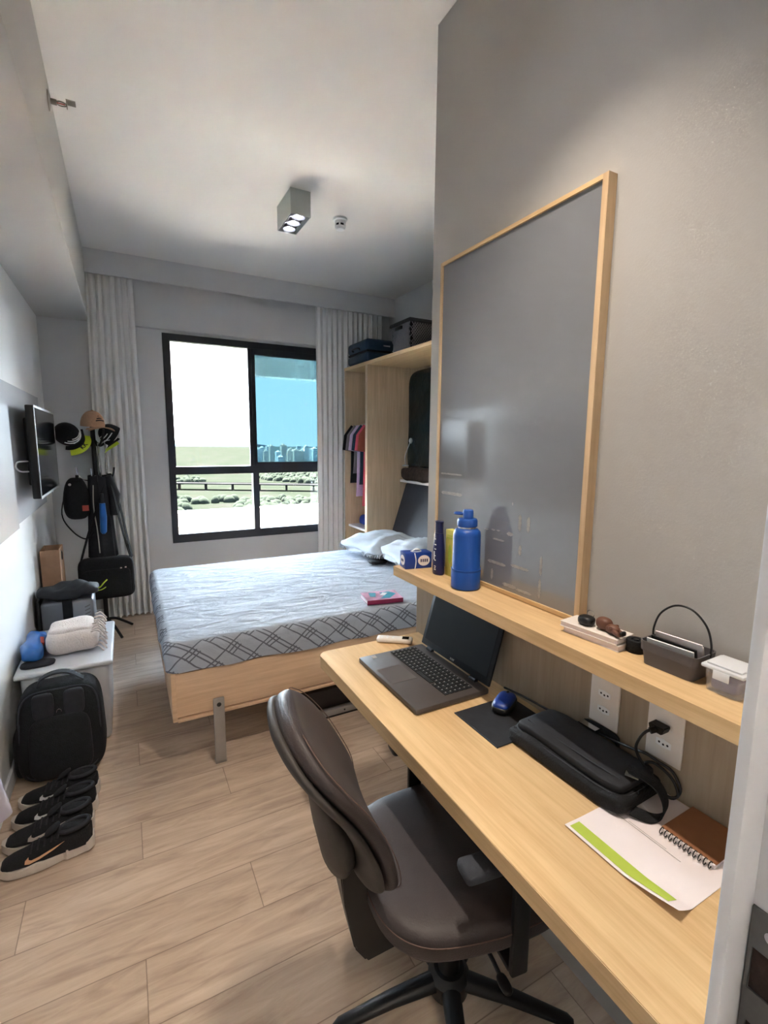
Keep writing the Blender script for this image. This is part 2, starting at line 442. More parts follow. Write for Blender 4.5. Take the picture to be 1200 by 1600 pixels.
# ================================================================== THE ROOM
XL, XR, YW, ZC = -.52, 1.048, 4.62, 2.93
struct(B(-1.2, 2.7, -1.6, 4.8, -.06, 0).build('floor', 'floor'))
struct(B(-1.2, 2.7, -1.6, 4.8, ZC, ZC+.08).build('ceiling', 'ceiling'))
struct(B(XL-.12, XL, -1.5, YW, 0, ZC).build('wall_left', 'wall_white'))
struct(B(XL, -.18, -1.5, YW, 2.43, ZC).build('trim_1', 'beam'), 'dropped beam running along the left wall under the ceiling')
# window wall with opening x .345-1.80, z .595-2.40
wx0, wx1, wz0, wz1 = .345, 1.80, .595, 2.402
mb = MB(); mb.box(XL-.12, wx0, YW, YW+.12, 0, ZC); mb.box(wx1, 2.62, YW, YW+.12, 0, ZC); mb.box(wx0, wx1, YW, YW+.12, 0, wz0); mb.box(wx0, wx1, YW, YW+.12, wz1, ZC)
struct(mb.build('wall_window', 'wall_dark'))
struct(B(-.16, 2.5, YW-.045, YW-.001, 2.425, ZC-.001).build('trim_2', 'wall_dark'), 'projecting lintel band above the window')
struct(B(-.178, 2.5, 4.455, 4.475, 2.755, ZC).build('trim_3', 'wall_dark'), 'grey curtain pelmet across the window wall')
struct(B(2.5, 2.62, 1.58, YW, 0, ZC).build('wall_far_right', 'wall_dark'))
struct(B(XR, 1.20, -1.5, 1.58, 0, ZC).build('wall_right', 'wall_grey'))
struct(B(1.20, 2.62, 1.46, 1.58, 0, ZC).build('wall_behind_bed_head', 'wall_grey'))
struct(B(XL-.12, XR, -1.6, -1.48, 0, ZC).build('wall_near', 'wall_white'))
struct(MB().box(XL, XL+.014, 1.2, YW-.02, 0, .075, bev=.004).build('baseboard_left', 'white_trim'))
struct(MB().box(XL+.02, 2.4, YW-.016, YW-.001, 0, .075, bev=.004).build('baseboard_window', 'white_trim'))

# window
w = bpy.data.objects.new('window_1', None); COL.objects.link(w); w.location = (1.07, YW, wz0); OFF[w.name] = Vector(w.location); struct(w, 'black aluminium window with two sliding panes over two fixed panes')
mb = MB(); y0, y1 = YW-.012, YW+.06
mb.box(wx0, .398, y0, y1, wz0, wz1); mb.box(1.755, wx1, y0, y1, wz0, wz1)
mb.box(.398, 1.755, y0, y1, 2.345, wz1); mb.box(.398, 1.755, y0, y1, wz0, .672)
mb.box(.398, 1.755, y0, y1, 1.205, 1.275)
part(mb, 'window_frame', 'black_al', w)
part(B(1.072, 1.128, y0, y1, .672, 1.205), 'mullion', 'black_al', w)
# sliding sash on the left (slim) and right (tinted)
s1 = part(B(1.055, 1.085, y0+.012, y1-.03, 1.275, 2.345).box(.398, .408, y0+.03, y1-.02, 1.275, 2.345), 'sash', 'black_al', w)
part(B(.408, 1.055, YW+.028, YW+.032, 1.275, 2.345), 'pane', 'pane', s1)
mb = MB(); mb.box(1.085, 1.118, y0+.002, y1-.02, 1.275, 2.345); mb.box(1.118, 1.755, y0+.002, y1-.02, 2.292, 2.345); mb.box(1.118, 1.755, y0+.002, y1-.02, 1.275, 1.308)
s2 = part(mb, 'sash', 'black_al', w)
part(B(1.118, 1.755, YW+.012, YW+.016, 1.308, 2.292), 'pane', 'tint', s2)
part(B(.398, 1.072, YW+.028, YW+.032, .672, 1.205), 'pane', 'pane', w)
part(B(1.128, 1.755, YW+.028, YW+.032, .672, 1.205), 'pane', 'pane', w)

# balcony outside
struct(B(-1.0, 4.2, YW+.13, 6.2, -.25, -.05).build('balcony_floor', 'tile'))
struct(B(-1.0, 4.2, 5.80, 5.95, -.05, .705).build('balcony_parapet', 'parapet'))
struct(B(-1.0, 4.2, YW+.13, 6.2, 2.95, 3.1).build('balcony_ceiling', 'concrete'))
struct(B(-1.0, 4.2, 5.80, 5.95, 2.262, 2.95).build('balcony_beam', 'concrete'))

# door frame at the near right
d = bpy.data.objects.new('door_1', None); COL.objects.link(d); d.location = (.52, .2, 0); OFF[d.name] = Vector(d.location); struct(d, 'white painted door jamb with steel strike plate')
part(B(.52, .60, -.20, .2035, 0, 2.3), 'door_jamb', 'jamb', d)
part(MB().box(.478, .524, .192, .204, 0, 2.3, bev=.003), 'door_stop', 'white_trim', d)
def plate_with_holes(x0, x1, ya, yb, za, zb, holes):
    mb = MB(); zs = [za]
    for (hy0, hy1, hz0, hz1) in holes: zs += [hz0, hz1]
    zs.append(zb)
    for i in range(0, len(zs), 2): mb.box(x0, x1, ya, yb, zs[i], zs[i+1])
    for (hy0, hy1, hz0, hz1) in holes:
        mb.box(x0, x1, ya, hy0, hz0, hz1); mb.box(x0, x1, hy1, yb, hz0, hz1)
    return mb
pl = part(plate_with_holes(.5165, .5195, .150, .191, .86, 1.055, [(.166, .185, .885, .93), (.166, .187, .965, 1.012)]), 'strike_plate', 'steel_dk', d)
part(B(.5188, .5199, .158, .190, .88, 1.02), 'latch_recess', 'browncloth', pl)
part(MB().lathe([(.0, .0), (.0065, .0), (.0065, .001), (.003, .0015), (.003, .0005), (0, .0005)], (.5163, .172, 1.034), 20, mtx=Matrix.Rotation(-PI/2, 4, 'Y')), 'screw', 'chrome', pl)
part(MB().lathe([(.0, .0), (.0065, .0), (.0065, .001), (.003, .0015), (.003, .0005), (0, .0005)], (.5163, .172, .873), 20, mtx=Matrix.Rotation(-PI/2, 4, 'Y')), 'screw', 'chrome', pl)
struct(B(.60, XR, .10, .2, 0, ZC).build('wall_door_side', 'wall_white'))

# ================================================================== CURTAINS
def curtain(x0, x1, yc, nfold, label, loc, seed):
    rnd = random.Random(seed); ph = [rnd.uniform(-.8, .8) for _ in range(nfold+3)]; am = [rnd.uniform(.6, 1.25) for _ in range(nfold+3)]
    L = x1-x0
    def f(u, v):
        t = u*nfold; k = int(t); fr = t-k
        a = am[k]*(1-fr)+am[k+1]*fr; p = ph[k]*(1-fr)+ph[k+1]*fr
        z = 2.80-v*2.785
        a2 = a*(.022+.010*v)
        xx = x0+u*L+.010*math.sin(2*PI*t*2+p)+(-.028*math.sin(v*2.6) if x0 < 0 else 0)*(1-u)
        return Vector((xx, yc+a2*math.sin(2*PI*t+p*.8*v)+.004*math.sin(9*v+p), z))
    c = wthing('curtain', label, 'curtain', loc)
    part(MB().grid(f, nfold*16, 40, .003), 'curtain_panel', 'curtain', c, smooth=60)
    part(B(x0, x1, yc-.008, yc+.008, 2.803, 2.82), 'curtain_track', 'white', c)
    for i in range(nfold): part(MB().cyl((x0+L*(i+.25)/nfold, yc, 2.797), (x0+L*(i+.25)/nfold, yc, 2.806), .004, n=8), 'glider', 'white', c)
curtain(-.168, .142, 4.535, 7, 'pale grey pleated curtain to the left of the window, behind the coat stand', (-.01, 4.535, .02), 3)
curtain(1.69, 2.40, 4.535, 13, 'pale grey pleated curtain to the right of the window, beside the wardrobe', (2.04, 4.535, .02), 5)

# ================================================================== BED
bed = wthing('murphy_bed', 'light oak fold-down double bed with grey metal leg under the window', 'bed', (1.1, 2.93, 0))
bx0, bx1, by0, by1 = .125, 2.12, 2.215, 3.66
mb = MB(); mb.box(bx0+.018, bx1, by0, by0+.02, .262, .470, bev=.002); part(mb, 'front_panel', 'oak_front', bed)
mb = MB(); mb.box(bx0, bx0+.02, by0-.004, by1, .245, .475, bev=.002); part(mb, 'side_panel', 'oak_front', bed)
mb = MB(); mb.box(bx0+.02, bx1, by1-.02, by1, .262, .470, bev=.002); part(mb, 'rear_panel', 'oak_front', bed)
mb = MB(); mb.box(bx0+.02, bx1, by0-.006, by1-.02, .24, .255, bev=.002); part(mb, 'base_board', 'oak_front', bed)
def bedleg(y, sgn):
    mb = MB().box(.296, .346, y-.008, y+.008, 0, .325, bev=.006); mb.box(.296, .346, y-.008, y+.03*sgn, 0, .012, bev=.002)
    l = part(mb, 'leg', 'greymetal', bed)
    part(MB().cyl((.321, y-.0095, .295), (.321, y-.001, .295), .010, n=20).cyl((.321, y-.012, .295), (.321, y-.009, .295), .006, n=6), 'bolt', 'black_pl', l)
bedleg(by0-.017, 1); bedleg(by1+.017, -1)
# slanted dark panel at the head of the bed
mb = MB().prism([(2.128, .47), (2.17, .47), (2.385, 1.125), (2.345, 1.125)], 0, 1.70, Matrix(((1, 0, 0, 0), (0, 0, 1, 2.22), (0, 1, 0, 0), (0, 0, 0, 1))), bev=.006)
part(mb, 'slanted_panel', 'slate_panel', bed)

# mattress with fitted sheet: closed rounded slab, two materials (top / skirt)
mt = wthing('mattress', 'thick mattress in a white fitted sheet with grey lattice line print', 'mattress', (1.1, 2.93, .472))
def slab(x0, x1, y0, y1, z0, z1, r, n=46):
    b = MB(); bm = bmesh.new(); cx, cy = (x0+x1)/2, (y0+y1)/2; hx, hy = (x1-x0)/2, (y1-y0)/2
    rnd = random.Random(2)
    def edge(t, rc=.07):  # rounded rectangle point for parameter t in 0..1
        per = [2*hx, 2*hy, 2*hx, 2*hy]; tot = sum(per); q = t*tot
        if q < per[0]: p = Vector((-hx+q, -hy)); nrm = Vector((0, -1))
        elif q < per[0]+per[1]: p = Vector((hx, -hy+q-per[0])); nrm = Vector((1, 0))
        elif q < 2*per[0]+per[1]: p = Vector((hx-(q-per[0]-per[1]), hy)); nrm = Vector((0, 1))
        else: p = Vector((-hx, hy-(q-2*per[0]-per[1]))); nrm = Vector((-1, 0))
        c = Vector((max(-hx+rc, min(hx-rc, p.x)), max(-hy+rc, min(hy-rc, p.y))))
        dd = p-c
        return c+dd.normalized()*rc if dd.length > 1e-6 else p
    K = 260; rings = []
    prof = [(0, 0), (.0, .15), (.004, .45), (.0, .75)]+[(-(r-r*math.cos(a)), 1-(r-r*math.sin(a))/(z1-z0)) for a in [k*PI/14 for k in range(1, 8)]]
    for i, (o, zz) in enumerate(prof):
        ring = []
        for k in range(K):
            t = k/K; p = edge(t); c = Vector((max(-hx+.25, min(hx-.25, p.x)), max(-hy+.25, min(hy-.25, p.y)))); d = (p-c).normalized()
            wav = .0035*math.sin(t*190+zz*3)+.003*math.sin(t*83)
            hem = (.004*math.sin(t*120)+.003*math.sin(t*47)) if i == 0 else 0
            q = p+d*(o+wav*(1-zz*.6))
            ring.append(bm.verts.new((cx+q.x, cy+q.y, z0+zz*(z1-z0)+hem)))
        rings.append(ring)
    last = rings[-1]
    for s_ in (.93, .8, .6, .4, .2):
        ring = []
        for v in last:
            x = cx+(v.co.x-cx)*s_; y = cy+(v.co.y-cy)*s_
            h = .005*math.sin(x*9+y*4)+.004*math.sin(y*17-x*6)
            ring.append(bm.verts.new((x, y, z1+.006*(1-s_)+h*(1-s_**4))))
        rings.append(ring)
    for i, (A, Bq) in enumerate(zip(rings, rings[1:])):
        for k in range(K):
            f = bm.faces.new([A[k], A[(k+1) % K], Bq[(k+1) % K], Bq[k]]); f.material_index = 1 if i >= 8 else 0
    f = bm.faces.new(rings[-1]); f.material_index = 1
    bm.faces.new(rings[0][::-1])
    for v in bm.verts: pass
    mp = {}
    for v in bm.verts: mp[v] = b.bm.verts.new(v.co)
    for f in bm.faces:
        nf = b.bm.faces.new([mp[v] for v in f.verts]); nf.material_index = f.material_index
    bm.free(); return b
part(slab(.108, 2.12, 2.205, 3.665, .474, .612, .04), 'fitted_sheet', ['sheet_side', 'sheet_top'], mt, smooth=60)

def pillow(cx, cy, cz, a, b_, h, rz, rx, label, ry=0):
    t = thing('pillow', label, 'pillow', (cx, cy, cz), rz, 'pillows at the bed head')
    mtx = Euler((rx, ry, 0)).to_matrix().to_4x4()
    def fn(p):
        u, v = p.x/a, p.y/b_
        k = (1-abs(u)**3.5*.55)*(1-abs(v)**3.5*.55)
        return Vector((p.x*(1+.06*abs(v)), p.y*(1+.06*abs(u)), p.z*k+.006*math.sin(17*u+5*v)+.005*math.sin(11*v-3*u)))
    part(MB().sq((0, 0, h), (a, b_, h), .8, .35, 24, 64, fn), 'pillow_body', 'pillow', t, smooth=70, xf=mtx)
    def ruf(u, v):
        w_ = u*2*PI; f = lambda q, e: math.copysign(abs(q)**e, q)
        rr = 1+v*.13
        x = a*f(math.cos(w_), .35)*rr*.97; y = b_*f(math.sin(w_), .35)*rr*.97
        return Vector((x, y, h+v*.012*math.sin(u*2*PI*46)-.02*v))
    part(MB().grid(ruf, 368, 3, .002), 'ruffle', 'pillow', t, smooth=70, xf=mtx)
    return t
pillow(1.79, 3.35, .622, .24, .28, .082, .12, .0, 'white frilled pillow by the window side of the bed', ry=-.06)
pillow(1.85, 2.86, .632, .23, .27, .084, -.10, .05, 'white frilled pillow nearer the desk, beyond the tissue box', ry=-.05)
tag(MB().sq((1.60, 3.06, .636), (.07, .05, .014), .7, .7, 12, 24).build('sleep_mask', 'black_fab'), 'small black cloth lying between the two pillows on the bed', 'cloth')

bk = thing('book', 'thick paperback with pink and teal cover lying on the bed sheet', 'book', (1.245, 2.335, .618), -.18)
part(MB().box(-.10, .10, -.072, .072, .002, .022), 'page_block', 'paper', bk)
part(MB().box(-.103, .103, -.075, .075, .022, .024).box(-.103, .103, -.075, .075, 0, .002), 'cover', 'bookcov', bk)
part(MB().box(-.104, .104, -.077, -.074, 0, .024), 'spine', 'bookspine', bk)
part(MB().prism([(-.02, -.05), (.03, -.06), (.09, .01), (.06, .06), (.0, .05), (.02, 0)], .024, .0246).prism([(-.07, -.01), (-.04, -.02), (-.02, .05), (-.06, .06)], .024, .0246), 'cover_art', 'cyan', bk)
part(MB().prism([(-.01, .0), (.015, -.01), (.045, .03), (.02, .045)], .0246, .0252), 'cover_title', 'white', bk)

# box stored under the bed
ub = wthing('under_bed_chest', 'low dark storage chest with a grey metal rail under the bed', 'chest', (1.25, 2.6, 0))
part(MB().box(.72, 1.78, 2.34, 2.95, .012, .15, bev=.01), 'chest_body', 'leather_dk', ub)
part(MB().box(.72, 1.78, 2.30, 2.337, .012, .045, bev=.004), 'rail', 'greymetal', ub)
part(MB().cyl((1.0, 2.2995, .03), (1.0, 2.302, .03), .005, n=12), 'screw', 'black_pl', ub)
part(MB().box(.72, 1.78, 2.305, 2.335, 0, .012), 'runner', 'black_pl', ub)

# ================================================================== WARDROBE
wd = wthing('wardrobe', 'open light oak wardrobe with divider and hanging rail beside the curtain', 'wardrobe', (2.21, 3.3, 0))
wxa, wxb, wya, wyb = 1.95, 2.47, 2.0, 4.458
part(B(wxa, wxb, wyb-.025, wyb, 0, 2.185), 'side_panel', 'oak_z', wd)
part(B(wxa, wxb, wya, wya+.025, 0, 2.185), 'side_panel', 'oak_z', wd)
part(B(wxa-.003, wxb, wya, wyb, 2.185, 2.213), 'top_panel', 'oak', wd)
part(B(wxa, wxb-.012, 3.955, 3.995, 0, 2.185), 'divider', 'oak_z', wd)
part(B(wxb-.01, wxb, wya+.025, wyb-.025, 0, 2.185), 'back_panel', 'oak_z', wd)
part(B(wxa+.03, wxb-.012, 3.995, wyb-.025, .66, .68), 'shelf', 'white', wd)
part(B(2.30, wxb-.012, wya+.025, 3.955, 1.135, 1.158), 'shelf', 'white', wd)
part(MB().cyl((2.2, 3.996, 1.735), (2.2, wyb-.026, 1.735), .0125, n=14), 'hanging_rail', 'chrome', wd)
part(MB().box(2.33, 2.37, 3.925, 3.954, 2.14, 2.184, bev=.003), 'bracket', 'oak_z', wd)

# hanging shirts
def shirt(y, matn, label, zb, half=.2, sl=.0, col2=None):
    t = wthing('hanging_shirt', label, 'shirt', (2.2, y, zb), 'shirts on the wardrobe rail')
    # hanger
    mb = MB()
    mb.tube([(2.2, y, 1.751), (2.215, y, 1.757), (2.222, y, 1.742), (2.205, y, 1.722), (2.2, y, 1.70)], .0022, 8, 4)
    mb.tube([(2.2, y, 1.70), (2.2-half*.9, y, 1.655), (2.2-half*.92, y, 1.640), (2.2+half*.92, y, 1.640), (2.2+half*.9, y, 1.655)], .004, 8, closed=True)
    part(mb, 'hanger', 'offwhite', t)
    def f(u, v):
        a = u*2*PI; w_ = half*(1.0+.12*v); th = .014+.006*math.sin(a*3+v*5)
        top = 1.685-.05*abs(math.cos(a))**1.0
        z = top+(zb-top)*v
        return Vector((2.2+w_*math.cos(a), y+th*math.sin(a)+.006*math.sin(6*v+a*2), z))
    part(MB().grid(f, 40, 14, .002), 'body', matn, t, smooth=70)
    def sl_(sg):
        return MB().loft([((2.2+sg*half*.85, y, 1.64), (.05, .013)), ((2.2+sg*(half+.03), y, 1.55), (.06, .014)), ((2.2+sg*(half+.05), y, 1.42), (.055, .013))], 14)
    part(sl_(-1), 'sleeve', col2 or matn, t, smooth=70); part(sl_(1), 'sleeve', col2 or matn, t, smooth=70)
shirt(4.39, 'black_fab', 'black shirt, first on the wardrobe rail beside the curtain', 1.10)
shirt(4.32, 'greycloth', 'grey shirt hanging second on the wardrobe rail', 1.20)
shirt(4.25, 'lilac', 'long lilac and white shirt hanging mid-rail in the wardrobe', .98)
shirt(4.18, 'denim', 'slate blue shirt hanging on the wardrobe rail', 1.10)
shirt(4.11, 'pink', 'long coral pink shirt hanging low in the wardrobe', .90)
shirt(4.05, 'rust', 'rust brown shirt hanging nearest the wardrobe divider', 1.15)
tag(MB().sq((2.2, 4.21, .735), (.17, .16, .052), .6, .6, 14, 30, lambda p: p+Vector((0, 0, .01*math.sin(p.x*40)+.008*math.sin(p.y*50)))).build('folded_clothes', 'bluecloth'), 'blue and dark pile of clothes on the low wardrobe shelf', 'clothes')
gb = wthing('garment_bag', 'dark petrol glossy garment bag standing on the white wardrobe shelf', 'bag', (2.39, 3.35, 1.16))
part(MB().sq((2.395, 3.42, 1.66), (.05, .50, .485), .25, .25, 24, 48, lambda p: p+Vector((.008*math.sin(p.y*14+p.z*9), 0, 0))), 'bag_body', 'garment', gb, smooth=60)
part(MB().tube([(2.345, 3.42, 1.2), (2.342, 3.42, 1.7), (2.345, 3.42, 2.1)], .004, 8), 'zipper', 'black_pl', gb)
tag(MB().sq((2.335-.03, 3.6, 1.222), (.055, .30, .062), .5, .4, 14, 30, lambda p: p+Vector((.006*math.sin(p.y*30), 0, .006*math.sin(p.y*24)))).build('folded_blanket', 'browncloth'), 'dark brown folded blanket at the front of the white wardrobe shelf', 'blanket')
rl = wthing('reading_lamp', 'small white gooseneck reading lamp on the wardrobe shelf', 'lamp', (2.30, 3.86, 1.29))
part(MB().lathe([(0, 0), (.03, 0), (.03, .008), (.012, .014), (0, .014)], (2.30, 3.86, 1.288), 24), 'base', 'white', rl)
part(MB().tube([(2.30, 3.86, 1.30), (2.29, 3.85, 1.38), (2.31, 3.84, 1.45), (2.325, 3.83, 1.50)], .004, 8, 5), 'gooseneck', 'white', rl)
part(MB().sq((2.332, 3.825, 1.52), (.017, .017, .026), 1, 1, 14, 20), 'lamp_head', 'white', rl)

sc = wthing('suitcase', 'petrol blue vanity suitcase on top of the wardrobe beside the curtain', 'suitcase', (2.12, 4.22, 2.213))
part(MB().box(1.965, 2.25, 4.0, 4.42, 2.222, 2.312, bev=.03, seg=4), 'lower_shell', 'teal', sc)
part(MB().box(1.965, 2.25, 4.0, 4.42, 2.322, 2.425, bev=.03, seg=4), 'lid', 'teal', sc)
part(MB().box(1.972, 2.243, 4.007, 4.413, 2.308, 2.326, bev=.004), 'zipper_band', 'black_fab', sc)
part(MB().box(2.13, 2.20, 3.996, 4.001, 2.362, 2.374), 'badge', 'chrome', sc)
part(MB().tube([(1.968, 4.15, 2.34), (1.95, 4.15, 2.355), (1.95, 4.28, 2.355), (1.968, 4.28, 2.34)], .007, 8, 4), 'handle', 'black_pl', sc)
for fx_ in (1.99, 2.2):
    for fy_ in (4.03, 4.36): part(B(fx_, fx_+.03, fy_, fy_+.03, 2.213, 2.223), 'foot', 'black_pl', sc)

ba = wthing('storage_basket', 'dark woven-look lidded basket on top of the wardrobe', 'basket', (2.17, 3.3, 2.213))
def lattice(x0, x1, y0, y1, z0, z1, tp):
    mb = MB(); mb.box(x0+.004, x1-.004, y0+.004, y1-.004, z0, z1, taper=tp)
    cx, cy = (x0+x1)/2, (y0+y1)/2
    def P(x, y, z):
        k = tp+(1-tp)*(z-z0)/(z1-z0); return Vector((cx+(x-cx)*k, cy+(y-cy)*k, z))
    H = z1-z0
    for i in range(-9, 18):
        for sg in (1, -1):
            a = y0+(y1-y0)*(i/16); b_ = a+sg*H*.9
            p = []
            for t in [q/6 for q in range(7)]:
                yy = a+(b_-a)*t
                if y0 <= yy <= y1: p.append(P(x0, yy, z0+H*t)+Vector((-.001, 0, 0)))
            if len(p) > 1: mb.tube(p, .0042, 5, mi=1)
    for i in range(-9, 18):
        for sg in (1, -1):
            a = x0+(x1-x0)*(i/16); b_ = a+sg*H*.9
            p = []
            for t in [q/6 for q in range(7)]:
                xx = a+(b_-a)*t
                if x0 <= xx <= x1: p.append(P(xx, y0, z0+H*t)+Vector((0, -.001, 0)))
            if len(p) > 1: mb.tube(p, .0042, 5, mi=1)
    return mb
M['strand'] = mat('resin_strand', (120, 116, 120), .5)
part(lattice(1.99, 2.35, 3.30, 3.60, 2.214, 2.42, .9), 'basket_body', ['black_pl', 'strand'], ba)
part(MB().box(1.978, 2.362, 3.288, 3.612, 2.421, 2.45, bev=.008), 'lid', 'weave', ba)
part(MB().box(1.972, 1.988, 3.41, 3.51, 2.385, 2.41, bev=.004), 'handle', 'black_pl', ba)

# ================================================================== CEILING FIXTURES
LED_POS = []
def track(x0, x1, y0, y1, label):
    t = wthing('ceiling_spotlight', label, 'light', ((x0+x1)/2, (y0+y1)/2, 2.79))
    z0, z1 = 2.79, ZC-.002; th = .003
    mb = MB(); mb.box(x0, x0+th, y0, y1, z0, z1); mb.box(x1-th, x1, y0, y1, z0, z1); mb.box(x0+th, x1-th, y0, y0+th, z0, z1); mb.box(x0+th, x1-th, y1-th, y1, z0, z1); mb.box(x0+th, x1-th, y0+th, y1-th, z1-.01, z1)
    part(mb, 'housing', 'lampwhite', t)
    cx = (x0+x1)/2; mb = MB(); n = 3
    part(B(x0+th, x1-th, y0+th, y1-th, z0+.034, z0+.04), 'baffle', 'reflector', t)
    for k in range(n):
        cy = y0+(y1-y0)*(k+.5)/n
        part(MB().lathe([(.026, .0), (.038, -.028), (.040, -.028), (.028, .0)], (cx, cy, z0+.033), 28), 'reflector', 'reflector', t)
        part(MB().lathe([(0, 0), (.024, 0), (.024, -.004), (0, -.006)], (cx, cy, z0+.033), 24), 'led_lens', 'led', t)
        LED_POS.append((cx, cy, z0+.02))
    return t
track(.922, 1.042, 2.862, 3.13, 'white box ceiling spotlight with three lit lenses above the bed')
track(.54, .66, .70, .968, 'white box ceiling spotlight with three lenses above the desk chair')

sd = wthing('smoke_detector', 'small round white smoke detector on the ceiling beside the spotlight', 'smoke detector', (1.325, 3.09, 2.87))
part(MB().lathe([(0, 2.928), (.046, 2.928), (.046, 2.915), (.036, 2.912), (.036, 2.895), (0, 2.895)], (1.325, 3.09, 0), 32), 'base', 'white', sd)
part(MB().lathe([(0, 2.895), (.030, 2.895), (.030, 2.880), (0, 2.880)], (1.325, 3.09, 0), 32), 'vent', 'black_pl', sd)
mb = MB().lathe([(0, 2.880), (.036, 2.880), (.036, 2.874), (.026, 2.862), (0, 2.860)], (1.325, 3.09, 0), 32)
for k in range(6):
    a = k*PI/3; mb.box(1.325+.033*math.cos(a)-.004, 1.325+.033*math.cos(a)+.004, 3.09+.033*math.sin(a)-.004, 3.09+.033*math.sin(a)+.004, 2.879, 2.896)
part(mb, 'cap', 'white', sd)

sp = wthing('sprinkler', 'sidewall metal sprinkler head on the beam near the ceiling', 'sprinkler', (-.15, 2.51, 2.83))
mtx = Matrix.Rotation(PI/2, 4, 'Y')
part(MB().lathe([(0, .0), (.036, 0), (.034, .004), (.018, .008), (0, .008)], (-.179, 2.51, 2.835), 28, mtx=mtx), 'escutcheon', 'sprink', sp)
part(MB().cyl((-.172, 2.51, 2.835), (-.150, 2.51, 2.835), .010, n=16), 'nozzle', 'sprink', sp)
mb = MB()
for s_ in (1, -1): mb.tube([(-.150, 2.51+s_*.008, 2.835), (-.138, 2.51+s_*.015, 2.835), (-.122, 2.51+s_*.010, 2.835), (-.116, 2.51, 2.835)], .0025, 8, 4)
part(mb, 'frame_arm', 'sprink', sp)
part(MB().cyl((-.150, 2.51, 2.835), (-.122, 2.51, 2.835), .002, n=8), 'bulb', 'redbit', sp)
part(MB().box(-.118, -.085, 2.492, 2.528, 2.846, 2.849).cyl((-.117, 2.51, 2.835), (-.114, 2.51, 2.835), .014, n=18), 'deflector', 'sprink', sp)

# ================================================================== DESK, SHELF, BOARD
dk = wthing('desk', 'light oak wall-mounted desk with rounded corner and beige back panel', 'desk', (.82, .7, .68))
pts = []
x0, x1, y0, y1, r = .592, 1.034, .206, 1.612, .035
pts += [(x1, y0), (x1, y1)]
pts += [(x0+r-r*math.sin(a), y1-r+r*math.cos(a)) for a in [k*PI/16 for k in range(9)]]
pts += [(x0, y0)]
part(MB().prism(pts, .681, .725, bev=.0015), 'desktop', 'oak', dk)
part(B(1.036, 1.0475, .206, 1.632, .50, .995), 'back_panel', 'panel', dk)
part(MB().box(.70, 1.03, 1.50, 1.52, .60, .68).box(.70, 1.03, .25, .27, .60, .68), 'bracket', 'greymetal', dk)
tag(B(.884, 1.0475, .206, 1.562, .999, 1.035).build('wall_shelf', 'oak'), 'long light oak wall shelf above the desk', 'shelf')

bo = wthing('glass_board', 'tall grey glass message board in oak frame leaning on the wall shelf', 'board', (1.03, 1.19, 1.035))
fx0, fx1 = 1.018, 1.0475
part(B(fx0, fx1, .818, .834, 1.037, 2.121), 'frame_side', 'oak_frame', bo)
part(B(fx0, fx1, 1.476, 1.487, 1.037, 2.121), 'frame_side', 'oak_frame', bo)
part(B(fx0, fx1, .834, 1.476, 2.110, 2.121), 'frame_rail', 'oak', bo)
part(B(fx0, fx1, .834, 1.476, 1.037, 1.049), 'frame_rail', 'oak', bo)
part(B(1.024, 1.0475, .834, 1.476, 1.049, 2.110), 'glass_panel', 'glassgrey', bo)
rnd = random.Random(11)
TAPE = [(1.333, 1.456, 1.3166, 1.3274), (1.337, 1.463, 1.3888, 1.3942), (1.19, 1.209, 1.2228, 1.2282), (1.157, 1.175, 1.2258, 1.2312), (1.136, 1.151, 1.2273, 1.2327), (1.076, 1.104, 1.2212, 1.2338), (1.114, 1.167, 1.1978, 1.2032), (1.103, 1.187, 1.1205, 1.1295), (1.006, 1.081, 1.1285, 1.1375), (1.055, 1.114, 1.0616, 1.0724), (0.991, 1.055, 1.0604, 1.0676), (1.0445, 1.0565, 1.243, 1.293), (1.01, 1.022, 1.245, 1.291), (1.039, 1.051, 1.17, 1.202), (0.9562, 0.9658, 1.129, 1.186), (0.9567, 0.9663, 1.062, 1.119), (1.1597, 1.1693, 1.067, 1.103), (1.0414, 1.0486, 1.219, 1.219), (1.0814, 1.0886, 1.316, 1.325)]
def strip(y0, y1, z0, z1):
    mb = MB()
    n = max(3, int(max(abs(y1-y0), abs(z1-z0))/.003))
    for i in range(n):
        a = i/n; b_ = (i+1)/n; j = rnd.uniform(-.0006, .0006); k = rnd.uniform(.8, 1.1)*(min(1, .35+min(i, n-1-i)*.3))
        if abs(y1-y0) > abs(z1-z0):
            zc = z0+(z1-z0)*.5+j; h = abs(z1-z0)/2*k; mb.box(1.0234, 1.0239, y0+(y1-y0)*a, y0+(y1-y0)*b_, zc-h, zc+h)
        else:
            yc = (y0+y1)/2+j; h = abs(y1-y0)/2*k; mb.box(1.0234, 1.0239, yc-h, yc+h, z0+(z1-z0)*a, z0+(z1-z0)*b_)
    return mb
for a in TAPE: part(strip(*a), 'tape_residue', 'tape', bo)

